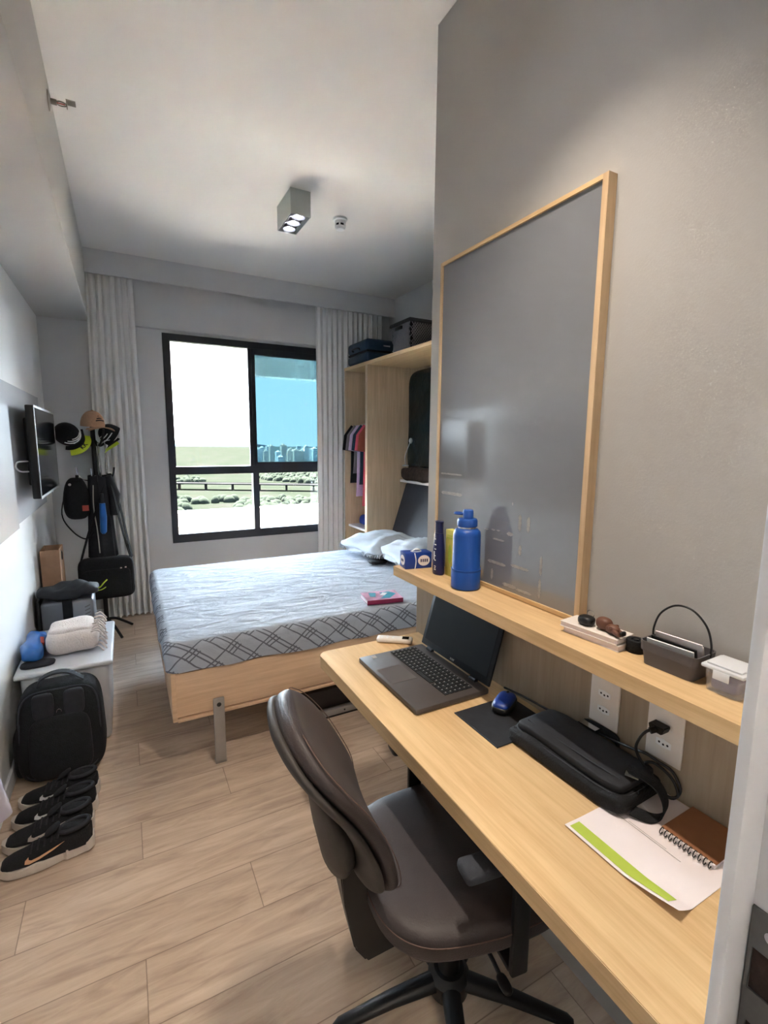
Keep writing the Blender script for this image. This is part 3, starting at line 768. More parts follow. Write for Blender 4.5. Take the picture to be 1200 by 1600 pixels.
def outlet(yc, zc, label, n_sock=2):
    t = wthing('power_outlet', label, 'outlet', (1.03, yc, zc-.062))
    part(MB().box(1.0305, 1.0355, yc-.041, yc+.041, zc-.063, zc+.063, bev=.002), 'cover_plate', 'offwhite', t)
    for k in (.021, -.021):
        R = Matrix.Translation((1.0303, yc, zc+k)) @ Matrix.Rotation(-PI/2, 4, 'Y')
        hexp = [(-.011, 0), (-.0075, .019), (.0075, .019), (.011, 0), (.0075, -.019), (-.0075, -.019)]
        s = part(MB().prism([(x*.9, y*.9) for x, y in hexp], 0, .0008, R), 'socket', 'white', t)
        mb = MB()
        for dx, dy in ((0, -.0095), (-.002, 0), (0, .0095)): mb.cyl((1.0293, yc+dy, zc+k+dx), (1.0301, yc+dy, zc+k+dx), .0026, n=12)
        part(mb, 'pin_hole', 'black_pl', s)
outlet(.735, .857, 'white double power outlet with both sockets empty, nearer the laptop')
outlet(.580, .857, 'white double power outlet with a black plug in its upper socket')

# power cord
pc = wthing('extension_cable', 'black power cord plugged into the outlet and coiled behind the black bag', 'cord', (1.0, .58, .73))
part(MB().prism([(-.018, -.008), (.018, -.008), (.014, .008), (-.014, .008)], 0, .028, Matrix.Translation((1.0275, .583, .878)) @ Matrix.Rotation(-PI/2, 4, 'Y') @ Matrix.Rotation(PI/2, 4, 'Z'), bev=.002).cyl((1.0, .583, .878), (.99, .589, .874), .007, n=12), 'plug', 'black_pl', pc)
part(MB().tube([(.995, .585, .877), (.985, .593, .872), (.979, .603, .853), (.982, .612, .82), (.99, .60, .79), (.995, .57, .765), (1.0, .545, .742), (1.015, .53, .748), (1.02, .55, .775), (1.01, .585, .792), (1.0, .60, .78), (1.0, .575, .75), (1.008, .54, .737), (1.022, .53, .757), (1.024, .55, .787), (1.012, .58, .80), (1.0, .60, .81), (1.005, .63, .80), (1.02, .70, .78), (1.027, .80, .765), (1.028, .9, .748), (1.028, 1.0, .74), (1.02, 1.08, .735)], .0033, 8, 6), 'cable', 'black_pl', pc, smooth=60)

# ---------------------------------------------------------------- laptop
lp = wthing('laptop', 'open dark grey laptop with black screen on the desk', 'laptop', (.83, 1.275, .726))
lx0, lx1, ly0, ly1 = .693, .960, 1.082, 1.468
part(MB().box(lx0, lx1, ly0, ly1, .727, .745, bev=.005, seg=2), 'base', 'laptop', lp)
mb = MB(); kx0, kx1, ky0, ky1 = .812, .918, 1.110, 1.452
rows = 6; ncol = 18; leg = MB()
for r in range(rows):
    xa = kx1-(kx1-kx0)*(r+1)/rows
    for c in range(ncol):
        if r == 5 and 4 <= c <= 8: continue
        ya = ky0+(ky1-ky0)*c/ncol; p = (ky1-ky0)/ncol; q = (kx1-kx0)/rows
        mb.box(xa+.0012, xa+q-.0012, ya+.0012, ya+p-.0012, .7455, .7475)
        leg.box(xa+q*.5, xa+q*.72, ya+p*.55, ya+p*.72, .7476, .7478)
    if r == 5: mb.box(xa+.0012, xa+q-.0012, ky0+(ky1-ky0)*7/ncol-.05, ky0+(ky1-ky0)*9/ncol-.0012, .7455, .7475)
kb = part(mb, 'keyboard', 'key', lp)
part(leg, 'key_legends', 'legend', kb)
part(MB().box(.705, .797, 1.245, 1.353, .7448, .7455), 'touchpad', 'laptop_dk', lp)
part(MB().box(.735, .752, 1.435, 1.455, .7452, .7456), 'sticker', 'legend', lp)
part(MB().cyl((.951, 1.135, .748), (.951, 1.165, .748), .0075, n=14), 'hinge', 'black_pl', lp)
part(MB().cyl((.951, 1.385, .748), (.951, 1.415, .748), .0075, n=14), 'hinge', 'black_pl', lp)
th = math.radians(16)
SM = Matrix.Translation((.956, 1.275, .750)) @ Matrix.Rotation(th, 4, 'Y')
part(MB().box(0, .008, -.193, .193, .0, .235, bev=.003), 'lid', 'screenframe', lp, xf=SM)
scn = part(MB().box(-.0008, -.0001, -.176, .176, .024, .222), 'screen', 'screen', lp, xf=SM)
part(text_mb('acer', .014, .0004, SM @ Matrix.Translation((-.001, 0, .0125)) @ Matrix(((0, 0, -1, 0), (-1, 0, 0, 0), (0, 1, 0, 0), (0, 0, 0, 1)))), 'logo', 'legend', lp)

rm = thing('remote_control', 'white air conditioner remote control beyond the laptop on the desk', 'remote', (.895, 1.565, .726), math.radians(-36))
part(MB().box(-.070, .070, -.0195, .0195, .001, .019, bev=.007, seg=3), 'body', 'offwhite', rm)
part(MB().box(.030, .056, -.013, .013, .0188, .0196), 'display', 'black_gloss', rm)
mb = MB()
for k in range(3):
    for j in (-1, 1): mb.cyl((-.05+.022*k, j*.008, .0188), (-.05+.022*k, j*.008, .0198), .0042, n=12)
part(mb, 'button', 'white', rm)

mp_ = wthing('mouse_pad', 'thin black rectangular mouse pad on the desk between laptop and bag', 'mouse pad', (.92, .955, .7255))
part(MB().prism([(.803, .862), (1.008, .862), (1.008, 1.046), (.803, 1.046)], .7258, .7285, bev=.001), 'pad', 'black_fab2', mp_)
part(MB().box(.80, .803, .862, 1.046, .7256, .7283), 'stitched_edge', 'charcoal', mp_)

mo = thing('computer_mouse', 'blue and black wireless mouse on the black mouse pad', 'mouse', (.948, 1.0, .729), math.radians(30))
part(MB().sq((0, 0, .012), (.054, .031, .0125), .6, .7, 16, 32), 'mouse_base', 'black_pl', mo)
part(MB().sq((0, 0, .019), (.050, .027, .016), .8, .6, 16, 32), 'top_shell', M['navy'] if False else 'tissblue', mo)
part(MB().cyl((.03, -.003, .030), (.03, .003, .030), .007, n=16), 'scroll_wheel', 'black_pl', mo)

# ---------------------------------------------------------------- black bag on the desk
BM = thing('laptop_pouch', 'elongated black zipped case with strap lying on the desk by the wall', 'bag', (.935, .725, .726), math.radians(2))
def bagf(p):
    return p+Vector((0, 0, .004*math.sin(p.y*26)))
part(MB().sq((0, 0, .019), (.082, .165, .0185), .28, .2, 18, 56, bagf), 'lower_compartment', 'black_fab', BM, smooth=60)
part(MB().sq((.006, 0, .045), (.068, .150, .013), .35, .2, 18, 56, bagf), 'top_pocket', 'black_fab2', BM, smooth=60)
f4 = lambda q, e: math.copysign(abs(q)**e, q)
part(MB().tube([(.006+.075*f4(math.cos(a), .35), .157*f4(math.sin(a), .35), .036) for a in [k*2*PI/60 for k in range(60)]], .0022, 6, closed=True), 'zipper', 'charcoal', BM)
part(MB().tube([(-.035, -.13, .0575), (-.04, 0, .0585), (-.035, .13, .0575)], .0018, 6, 6), 'seam', 'charcoal', BM)
part(MB().strap([(.078, .06, .04), (.092, .045, .055), (.092, -.035, .055), (.078, -.05, .04)], .022, .005, (0, 0, 1), 4), 'side_handle', 'black_fab', BM)
part(MB().box(.066, .088, .005, .055, .060, .063), 'metal_badge', 'chrome', BM)
part(MB().box(-.012, .014, -.150, -.123, .0590, .0620, rot=(0, 0, .4)), 'buckle', 'steel', BM)
part(MB().strap([(.005, -.12, .061), (.014, -.16, .063), (.022, -.185, .050), (.022, -.20, .025), (.005, -.205, .008), (-.02, -.195, .005), (-.04, -.165, .010)], .030, .003, (1, .25, .1), 6), 'shoulder_strap', 'black_fab', BM, smooth=60)

# ---------------------------------------------------------------- papers and notebooks on desk
fl = wthing('flyer', 'white sheet of paper with a lime green stripe and curled corner on the desk', 'paper', (.86, .48, .7262))
def sheetf(x0, x1, y0, y1, z, curl=True):
    def f(u, v):
        x = x0+(x1-x0)*u; y = y0+(y1-y0)*v
        e = max(0, 1-math.hypot((x-.752)/.05, (y-.376)/.10))
        return Vector((x+.006*e, y, z+.0165*e**1.3+.002*max(0, 1-(x-.752)/.046)))
    return f
part(MB().grid(sheetf(.752, 1.030, .376, .604, .7262), 30, 24, .0003), 'sheet', 'paper', fl, smooth=70)
part(MB().grid(sheetf(.759, .786, .396, .596, .7270), 12, 24, .0002), 'green_stripe', 'lime', fl, smooth=70)
part(B(.874, .8755, .44, .585, .7266, .7268).box(.879, .880, .47, .55, .7266, .7268), 'printed_lines', 'legend', fl)

sn = wthing('spiral_notebook', 'brown-covered spiral notebook on the flyer against the wall', 'notebook', (.97, .45, .728))
SNX = Matrix.Translation((.97, .453, 0)) @ Matrix.Rotation(.02, 4, 'Z') @ Matrix.Translation((-.97, -.453, 0))
part(B(.912, 1.028, .402, .503, .7275, .7345), 'page_block', 'paper', sn, xf=SNX)
part(B(.916, 1.029, .401, .504, .7347, .7355), 'cover', 'brown', sn, xf=SNX)
mb = MB()
for k in range(11):
    y = .408+.0091*k
    mb.tube([(.9085+.0068*math.cos(a), y, .7335+.0062*math.sin(a)) for a in [q*2*PI/14 for q in range(14)]], .0010, 6, closed=True)
part(mb, 'spiral_binding', 'black_pl', sn, xf=SNX)

# ---------------------------------------------------------------- things on the wall shelf (top z 1.035)
zs = 1.0353
tb = wthing('tissue_box', 'blue tissue box with white ovals at the far end of the wall shelf', 'box', (.955, 1.52, zs))
TM = Matrix.Translation((.958, 1.512, 0)) @ Matrix.Rotation(-.18, 4, 'Z')
part(MB().box(-.058, .048, -.030, .030, zs, zs+.060, bev=.002), 'carton', 'tissblue', tb, xf=TM)
mb = MB(); sqp = [(math.cos(a), math.sin(a)) for a in [k*2*PI/28 for k in range(28)]]
mb.prism([(.024*x, .020*y) for x, y in sqp], 0, .0005, Matrix.Translation((.016, -.0302, zs+.03)) @ Matrix.Rotation(PI/2, 4, 'X'))
mb.prism([(.022*x, .019*y) for x, y in sqp], 0, .0005, Matrix.Translation((-.0585, 0, zs+.03)) @ Matrix(((0, 0, 1, 0), (1, 0, 0, 0), (0, 1, 0, 0), (0, 0, 0, 1))))
part(mb, 'label_oval', 'paper', tb, xf=TM)
mb = MB()
for k in range(4):
    mb.box(.002+.008*k, .007+.008*k, -.0309, -.0304, zs+.024, zs+.036)
for k in range(3): mb.box(-.0593, -.0587, -.012+.009*k, -.006+.009*k, zs+.025, zs+.035)
part(mb, 'label_marks', 'navy', tb, xf=TM)
part(MB().strap([(-.02, -.0310, zs), (-.016, -.0310, zs+.03), (-.022, -.0310, zs+.0605)], .004, .0006, (1, 0, 0), 4).tube([(.02*x-.005, .014*y, zs+.0605) for x, y in sqp], .0018, 6, closed=True), 'white_ribbon_print', 'white', tb, xf=TM)
part(MB().grid(lambda u, v: Vector((-.02+.035*u, -.006+.012*v+.004*math.sin(u*9), zs+.061+.012*math.sin(PI*u)*(.6+.4*math.sin(v*5)))), 12, 5, .0006), 'tissue', 'white', tb, xf=TM, smooth=70)

lo = wthing('lotion_bottle', 'slim navy lotion bottle on the wall shelf between tissue box and water bottle', 'bottle', (.972, 1.39, zs))
SC = Matrix.Translation((.972, 1.39, 0)) @ Matrix.Diagonal((.85, 1.25, 1, 1))
part(MB().lathe([(0, zs), (.019, zs), (.0215, zs+.006), (.022, zs+.05), (.0215, zs+.09), (.0185, zs+.12), (.0165, zs+.145), (.0155, zs+.150), (0, zs+.150)], (0, 0, 0), 36), 'bottle_body', 'navy', lo, xf=SC)
part(MB().lathe([(0, zs+.151), (.0150, zs+.151), (.0145, zs+.185), (.0155, zs+.188), (.0155, zs+.192), (0, zs+.193)], (0, 0, 0), 30), 'flip_cap', 'navy', lo, xf=SC)
mb = MB()
for z, w_ in ((.128, .006), (.108, .010), (.092, .010), (.068, .006), (.052, .008), (.030, .010), (.024, .008), (.018, .010)):
    mb.box(.9535-.0006, .9535, 1.39-w_*.6-.004, 1.39+w_*.6-.006, zs+z, zs+z+.0035)
mb.box(.9530, .9535, 1.388, 1.394, zs+.055, zs+.085)
part(mb, 'label_print', 'white', lo)

yb = wthing('yellow_carton', 'yellow-green box standing behind the water bottle against the board', 'box', (1.0, 1.345, zs))
part(MB().box(.988, 1.015, 1.305, 1.372, zs, zs+.165, bev=.001), 'carton', 'yellow', yb)
part(MB().prism([(.010*x, .035*y) for x, y in sqp], 0, .0004, Matrix.Translation((.9876, 1.345, zs+.08)) @ Matrix(((0, 0, 1, 0), (1, 0, 0, 0), (0, 1, 0, 0), (0, 0, 0, 1)))).box(.9872, .9876, 1.325, 1.365, zs+.135, zs+.139).box(.9872, .9876, 1.33, 1.36, zs+.145, zs+.148), 'printed_design', 'lime', yb)

wb = wthing('water_bottle', 'large cobalt blue insulated water bottle with spout lid on the wall shelf', 'bottle', (.955, 1.212, zs))
c = (.957, 1.214, zs)
part(MB().lathe([(0, 0), (.040, 0), (.0465, .003), (.0470, .006), (.0470, .062), (.0455, .0645), (.0445, .066), (.0442, .175), (.042, .187), (.035, .194), (.030, .197), (0, .197)], c, 48), 'bottle_body', 'blue', wb)
part(MB().lathe([(.0472, .060), (.0478, .062), (.0476, .0655), (.0446, .0658), (.0446, .060)], c, 48), 'boot_rim', M['blue'], wb)
part(MB().lathe([(0, .197), (.0285, .197), (.0285, .2015), (0, .2015)], c, 40), 'steel_ring', 'chrome', wb)
part(MB().lathe([(0, .202), (.030, .202), (.0325, .205), (.0325, .221), (.0295, .227), (.024, .2285), (0, .2285)], c, 40), 'lid', 'blue', wb)
part(MB().lathe([(0, .229), (.0165, .229), (.0165, .252), (.0145, .256), (0, .257)], (c[0]+.0, c[1]-.003, c[2]), 30), 'spout_cap', 'blue', wb)
mb = MB(); lc = Vector((c[0]-.010, c[1]+.030, c[2]+.241))
mb.tube([(lc.x+.013*math.cos(a)-.0, lc.y+.017*math.sin(a), lc.z) for a in [k*2*PI/24 for k in range(24)]], .0035, 8, closed=True)
part(mb, 'carry_loop', 'blue', wb)

# planners
def planner(z0, h, dx, dy, rz, label):
    t = thing('planner', label, 'notebook', (.990+dx, .738+dy, z0), rz, 'planners stacked on the wall shelf')
    part(MB().box(-.036, .031, -.073, .073, .0015, h-.0015), 'page_block', 'paper', t)
    part(MB().prism([(-.038, -.075), (.033, -.075), (.033, .075), (-.038, .075)], h-.0014, h, bev=.0004).prism([(-.038, -.075), (.033, -.075), (.033, .075), (-.038, .075)], 0, .0014, bev=.0004).box(.0312, .033, -.075, .075, .0014, h-.0014), 'cover', 'offwhite', t)
planner(zs, .014, .0, -.004, .06, 'cream planner at the bottom of the two-planner stack')
planner(zs+.0145, .013, -.004, .002, .10, 'cream planner on top of the stack, under the key fobs')
zp = zs+.0279
kf = wthing('key_fob', 'round black key fob with a metal ring on the top planner', 'key fob', (.985, .775, zp))
part(MB().sq((.975, .760, zp+.0115), (.017, .019, .0112), .6, .7, 14, 28), 'fob', 'black_pl', kf)
part(MB().tube([(.992, .763+.010*math.cos(a), zp+.022+.010*math.sin(a)) for a in [k*2*PI/20 for k in range(20)]], .0009, 6, closed=True), 'key_ring', 'chrome', kf)
fg = wthing('toy_figure', 'small brown rubber animal charm lying on the top planner', 'toy', (.985, .72, zp))
part(MB().sq((.985, .718, zp+.0155), (.016, .020, .0152), .9, .9, 14, 28), 'head', 'figure', fg)
part(MB().sq((.980, .691, zp+.0115), (.012, .017, .011), .9, .9, 14, 24), 'body', 'figure', fg)
for s_ in (1, -1):
    part(MB().loft([((.978+s_*.006, .683, zp+.010), .006), ((.975+s_*.008, .668, zp+.008), .005), ((.975+s_*.009, .663, zp+.010), .0055)], 12), 'leg', 'figure', fg)
    part(MB().loft([((.980+s_*.010, .693, zp+.016), .004), ((.976+s_*.013, .685, zp+.019), .0035)], 10), 'arm', 'figure', fg)
part(MB().sq((.974, .661, zp+.012), (.010, .004, .006), .8, .8, 10, 16), 'black_shoes', 'black_pl', fg)

tp = wthing('tape_roll', 'black roll of strap standing between planners and grey basket on the shelf', 'roll', (1.0, .642, zs))
part(MB().lathe([(.0, .0), (.019, .0), (.020, .002), (.020, .026), (.019, .028), (.011, .028), (.010, .024), (.0, .024)], (1.0, .645, zs), 32), 'roll', 'black_fab', tp)
part(MB().lathe([(.0, .024), (.006, .024), (.006, .0285), (.0, .0285)], (1.0, .645, zs), 20), 'core', 'black_pl', tp)

# basket with handle
bs = thing('shelf_basket', 'dark grey oblong plastic basket with a black arched handle on the shelf', 'basket', (.996, .552, zs), .04)
def ringbox(hx, hy, z0, z1, kb, th, r=.012):
    """open tray: rounded rectangular wall + floor"""
    def rr(hx, hy, r, n=6):
        p = []
        for cx, cy, a0 in ((hx-r, hy-r, 0), (-hx+r, hy-r, PI/2), (-hx+r, -hy+r, PI), (hx-r, -hy+r, 1.5*PI)):
            for k in range(n+1):
                a = a0+PI/2*k/n; p.append((cx+r*math.cos(a), cy+r*math.sin(a)))
        return p
    mb = MB(); b = bmesh.new(); R = []
    for (sx, z, o) in ((kb, z0, 0), (1, z1, 0), (1, z1, th), (kb, z0+th, th)):
        R.append([b.verts.new((x, y, z)) for x, y in rr(hx*sx-o, hy*sx-o, max(.003, r-o))])
    n = len(R[0])
    for A, B_ in zip(R, R[1:]):
        for k in range(n): b.faces.new([A[k], A[(k+1) % n], B_[(k+1) % n], B_[k]])
    b.faces.new(R[0][::-1]); b.faces.new(R[-1])
    return mb._merge(b)
part(ringbox(.038, .055, 0, .031, .93, .0025), 'tray', 'basket', bs)
part(ringbox(.041, .059, .0315, .052, .98, .0025), 'rim', 'basket', bs)
part(MB().tube([(.012, .058, .045), (.012, .058, .070), (.012, .046, .105), (.012, .017, .130), (.012, -.017, .130), (.012, -.046, .105), (.012, -.058, .070), (.012, -.058, .045)], .0022, 8, 6), 'handle', 'black_pl', bs, smooth=60)
for i, (x, rz, z, h, m_, lab) in enumerate([(-.022, .06, .0, .058, 'white', 'white card at the front of the grey basket'), (-.008, -.02, .0, .060, 'black_pl', 'dark banknote-print card in the middle of the grey basket'), (.008, .05, .0, .068, 'paper', 'cream folded paper tallest in the grey basket'), (.018, -.06, 0, .062, 'offwhite', 'beige receipt at the back of the grey basket')]):
    o = MB().box(-.0015, .0015, -.046, .046, .004, h, rot=(0, -.28, 0)).build('paper_slip', m_)
    o.location = Vector((.996+x, .552, zs+.006)); o.rotation_euler = (0, 0, rz+.04)
    tag(o, lab, 'paper', 'papers in the grey basket')

tu = thing('food_container', 'clear plastic container with clip lid at the near end of the wall shelf', 'container', (.993, .447, zs), .02)
part(ringbox(.034, .034, 0, .044, .88, .0018, .012), 'tub', 'clear', tu)
part(MB().box(-.037, .037, -.037, .037, .0445, .052, bev=.003).box(-.030, .030, -.030, .030, .052, .056, bev=.002), 'lid', 'clearlid', tu)
part(MB().box(-.0385, -.0365, -.014, .014, .030, .047, bev=.0008), 'clip', 'clearlid', tu)
tag(MB().sq((.993, .447, zs+.0165), (.025, .025, .0135), .4, .4, 12, 28).build('cloth_roll', 'indigo'), 'indigo bundle inside the clear plastic container', 'cloth')

# ================================================================== OFFICE CHAIR  (local: +x faces the desk)
CH = thing('office_chair', 'dark brown leather office chair with armrests pulled up to the desk', 'chair', (.685, .885, 0), math.radians(-9))
def seatf(p):
    u = p.x/.235
    q = Vector(p)
    if q.x > .14: q.z -= (q.x-.14)**2*3.2
    if q.x < -.16: q.z += (-.16-q.x)*.10
    q.z += -.010*math.exp(-((q.x/.16)**2+(q.y/.15)**2)) if q.z > 0 else 0
    k = 1-.10*max(0, -u); q.y *= k
    return q
part(MB().sq((0, 0, .455), (.245, .235, .046), .45, .55, 28, 72, seatf), 'seat', 'leather', CH, smooth=70)
part(MB().sq((0, 0, .405), (.205, .195, .018), .4, .5, 12, 48), 'seat_pan', 'black_pl', CH)
part(MB().tube([seatf(Vector((.2455*f4(math.cos(a), .55), .2355*f4(math.sin(a), .55), .012)))+Vector((0, 0, .455)) for a in [k*2*PI/96 for k in range(96)]], .0014, 5, closed=True), 'seat_stitching', 'thread', CH)
# backrest: side profile (x,z) of the front face; S-curved
BP = [(-.250, .560), (-.243, .61), (-.252, .66), (-.276, .715), (-.310, .77), (-.352, .825), (-.390, .88), (-.414, .935)]
def bprof(t):
    P = crv([Vector((a, 0, z)) for a, z in BP], 10); i = t*(len(P)-1); k = int(min(i, len(P)-2)); return P[k].lerp(P[k+1], i-k)
def btan(t):
    a, b_ = bprof(max(0, t-.02)), bprof(min(1, t+.02)); return (b_-a).normalized()
def width(t):
    # half width: rounded bottom, waist, wide round top
    base = .178+.014*math.sin(PI*(t*1.0))-.016*math.exp(-((t-.42)/.16)**2)
    e = 1.0
    if t < .16: e = math.sqrt(max(0, 1-((.16-t)/.16)**2))**.9
    if t > .66: e = math.sqrt(max(0, 1-((t-.66)/.34)**2.3))
    return max(.004, base*e)
def pad(th0, inset, off, m_, name, lo=0.0, hi=1.0, nu=54):
    bm = bmesh.new(); R = []; K = 44
    for i in range(nu+1):
        t = lo+(hi-lo)*(.5-.5*math.cos(PI*i/nu)); p = bprof(t); d = btan(t); n = Vector((d.z, 0, -d.x))
        w_ = max(.003, width(t)-inset); ring = []
        ed = min(1, (min(t-lo, hi-t)/(hi-lo)*14+.02)**.5) if True else 1
        for k in range(K):
            a = 2*PI*k/K
            y = w_*f4(math.cos(a), .75); s_ = th0*f4(math.sin(a), .7)*ed
            curve = -.030*(y/.2)**2*-1   # sides wrap forward a little
            q = p+Vector((0, y, 0))+n*(off+s_+curve)
            ring.append(bm.verts.new(q))
        R.append(ring)
    for A, B_ in zip(R, R[1:]):
        for k in range(K): bm.faces.new([A[k], A[(k+1) % K], B_[(k+1) % K], B_[k]])
    bm.faces.new(R[0][::-1]); bm.faces.new(R[-1])
    mb = MB(); mb._merge(bm)
    return part(mb, name, m_, CH, smooth=60)
back = pad(.026, 0, -.010, 'leather', 'backrest')
pad(.014, -.001, -.036, 'shell', 'back_shell')
# lower spine bulge on the shell
mbk = MB()
mbk.loft([(bprof(.80)+Vector((-.036, 0, 0)), (.006, .04)), (bprof(.62)+Vector((-.046, 0, 0)), (.018, .085)), (bprof(.45)+Vector((-.058, 0, 0)), (.032, .11)), (bprof(.27)+Vector((-.066, 0, 0)), (.044, .12)), (bprof(.12)+Vector((-.064, 0, 0)), (.042, .11)), (bprof(.03)+Vector((-.060, 0, 0)), (.034, .09)), (bprof(.0)+Vector((-.056, 0, -.010)), (.014, .06))], 32)
part(mbk, 'spine_cover', 'shell', CH, smooth=60)
part(MB().prism([(-.315, .60), (-.300, .46), (-.275, .33), (-.245, .285), (-.14, .305), (-.07, .352), (-.06, .386), (-.19, .392), (-.225, .44), (-.245, .56)], -.052, .052, Matrix(((1, 0, 0, 0), (0, 0, -1, 0), (0, 1, 0, 0), (0, 0, 0, 1))), bev=.006), 'back_bracket', 'black_pl', CH)
mb = MB(); P = []
for i in range(40):
    t = .05+.9*i/39; p = bprof(t); d = btan(t); n = Vector((d.z, 0, -d.x)); P.append((p, n, width(t)))
for sg in (1, -1):
    part(MB().tube([p+Vector((0, sg*(w_*.97), 0))+n*(.008+.026*(w_/.2)**2) for p, n, w_ in P], .0012, 5), 'back_stitching', 'thread', CH)
part(MB().box(-.16, .16, -.05, .05, .352, .386, bev=.01), 'tilt_mechanism', 'black_pl', CH)
part(MB().tube([(.0, -.05, .372), (.0, -.20, .368), (.0, -.235, .362)], .005, 8).sq((.0, -.245, .362), (.012, .022, .006), .6, .7, 10, 16), 'tilt_lever', 'black_pl', CH)
part(MB().cyl((0, 0, .20), (0, 0, .355), .014, n=20), 'gas_piston', 'chrome', CH)
part(MB().lathe([(0, .06), (.030, .06), (.030, .075), (.026, .22), (.020, .235), (0, .235)], (0, 0, 0), 28), 'column', 'black_pl', CH)
part(MB().lathe([(0, .055), (.052, .055), (.055, .10), (.040, .118), (0, .118)], (0, 0, 0), 32), 'hub', 'black_pl', CH)
for k in range(5):
    a = math.radians(180+72*k); ca, sa = math.cos(a), math.sin(a)
    lg = part(MB().loft([((.04*ca, .04*sa, .088), (.020, .026)), ((.16*ca, .16*sa, .084), (.014, .022)), ((.30*ca, .30*sa, .068), (.009, .017)), ((.315*ca, .315*sa, .066), (.004, .009))], 14), 'leg', 'black_pl', CH, smooth=60)
    px, py = .298*ca, .298*sa; tx, ty = -sa, ca
    cs = part(MB().cyl((px, py, .045), (px, py, .066), .007, n=12).sq((px+.006*ca, py+.006*sa, .036), (.022, .022, .014), .8, 1, 10, 20), 'caster', 'black_pl', lg)
    part(MB().cyl((px+tx*.009, py+ty*.009, .0245), (px+tx*.024, py+ty*.024, .0245), .024, n=24).cyl((px-tx*.009, py-ty*.009, .0245), (px-tx*.024, py-ty*.024, .0245), .024, n=24), 'wheel', 'black_pl', cs)
for sg in (1, -1):
    y = sg*.20; px_ = -.03 if sg > 0 else .02
    ar = part(MB().box(px_, px_+.042, y-.028*(1), y+.033, .36, .374, bev=.004).box(px_, px_+.042, y*1.17-.008, y*1.17+.008, .36, .615, bev=.005), 'armrest', 'black_pl', CH)
    part(MB().box(-.095, .10, y*1.07-.028, y*1.07+.028, .617, .645, bev=.011, seg=3), 'arm_pad', 'charcoal' if sg < 0 else 'black_pl', ar)

# ================================================================== LEFT WALL THINGS
wp = wthing('wall_panel', 'long white lacquered wall panel behind the television', 'panel', (XL+.015, 2.6, 1.07))
part(B(XL+.001, XL+.026, 1.2, 4.10, 1.070, 1.785), 'board', 'panelwhite', wp)
part(B(XL+.0265, XL+.05, 1.6, 2.90, 1.070, 1.66), 'tv_shade_board', 'tvshade', wp)  # grey slab paints in the television's shadow and reflection on the white panel

tv = wthing('television', 'flat black television on a swivel arm in front of the white wall panel', 'television', (-.42, 3.55, 1.18))
part(MB().box(-.440, -.403, 3.145, 3.985, 1.185, 1.682, bev=.006), 'casing', 'black_pl', tv)
part(B(-.4028, -.4015, 3.158, 3.972, 1.198, 1.669), 'screen', 'black_gloss', tv)
mb = MB(); mb.box(-.404, -.400, 3.145, 3.157, 1.185, 1.682); mb.box(-.404, -.400, 3.973, 3.985, 1.185, 1.682); mb.box(-.404, -.400, 3.157, 3.973, 1.670, 1.682); mb.box(-.404, -.400, 3.157, 3.973, 1.185, 1.197)
part(mb, 'bezel', 'steel', tv)
part(MB().box(-.468, -.441, 3.25, 3.88, 1.25, 1.62, bev=.01), 'rear_housing', 'black_pl', tv)
part(MB().box(-.493, -.469, 3.45, 3.68, 1.38, 1.50), 'wall_mount', 'black_pl', tv)
part(MB().tube([(-.455, 3.2, 1.33), (-.482, 3.14, 1.335), (-.488, 3.07, 1.36), (-.482, 3.10, 1.385), (-.455, 3.2, 1.385)], .004, 8, 6), 'cable_loop', 'white', tv)
part(MB().box(-.4, -.396, 3.56, 3.60, 1.178, 1.185), 'logo_tab', 'steel', tv)

# pale cloth at left edge
ct = wthing('hanging_cloth', 'pale lavender cloth hanging down the left wall beside the shoes', 'cloth', (-.48, 2.0, .14))
def clf(u, v):
    y = 1.60+(.30+.26*v)*u; z = .62-(.38+.10*u)*v
    return Vector((-.478+.018*math.sin(u*15+v*2)*(0.4+v)+.02*v, y-.03*v, z))
part(MB().grid(clf, 40, 14, .004), 'fabric', 'lavender', ct, smooth=70)
part(MB().cyl((-.519, 1.75, .60), (-.46, 1.75, .61), .005, n=10), 'hook', 'chrome', ct)

# ---------------------------------------------------------------- backpack in front
bp = wthing('backpack', 'large black backpack standing on the floor behind the row of shoes', 'backpack', (-.32, 2.53, 0))
def bpf(p):
    q = Vector(p); t = (q.z+.205)/.41
    q.x *= 1-.10*max(0, t-.3); q.y += .05*(t-.5)
    return q
part(MB().sq((-.318, 2.495, .208), (.170, .090, .208), .45, .42, 26, 60, bpf), 'main_compartment', 'black_fab', bp, smooth=60)
part(MB().sq((-.318, 2.412, .165), (.120, .032, .135), .4, .4, 18, 40, lambda p: bpf(p)), 'front_pocket', 'black_fab', bp, smooth=60)
part(MB().sq((-.375, 2.427, .345), (.04, .014, .060), .4, .5, 12, 24).sq((-.26, 2.427, .345), (.04, .014, .060), .4, .5, 12, 24), 'padded_panel', 'black_fab2', bp, smooth=60)
part(MB().sq((-.318, 2.432, .335), (.010, .006, .012), .5, .5, 8, 16).tube([(-.318+.009*math.cos(a), 2.420, .315+.011*math.sin(a)) for a in [k*2*PI/16 for k in range(16)]], .0014, 6, closed=True), 'key_ring', 'chrome', bp)
part(MB().strap([(-.40, 2.50, .405), (-.385, 2.495, .445), (-.335, 2.49, .468), (-.28, 2.49, .462), (-.225, 2.50, .415)], .03, .008, (0, 1, .1), 6), 'top_handle', 'charcoal', bp, smooth=60)
part(MB().sq((-.470, 2.50, .13), (.030, .075, .11), .5, .5, 14, 28), 'side_pocket', 'black_fab', bp, smooth=60)
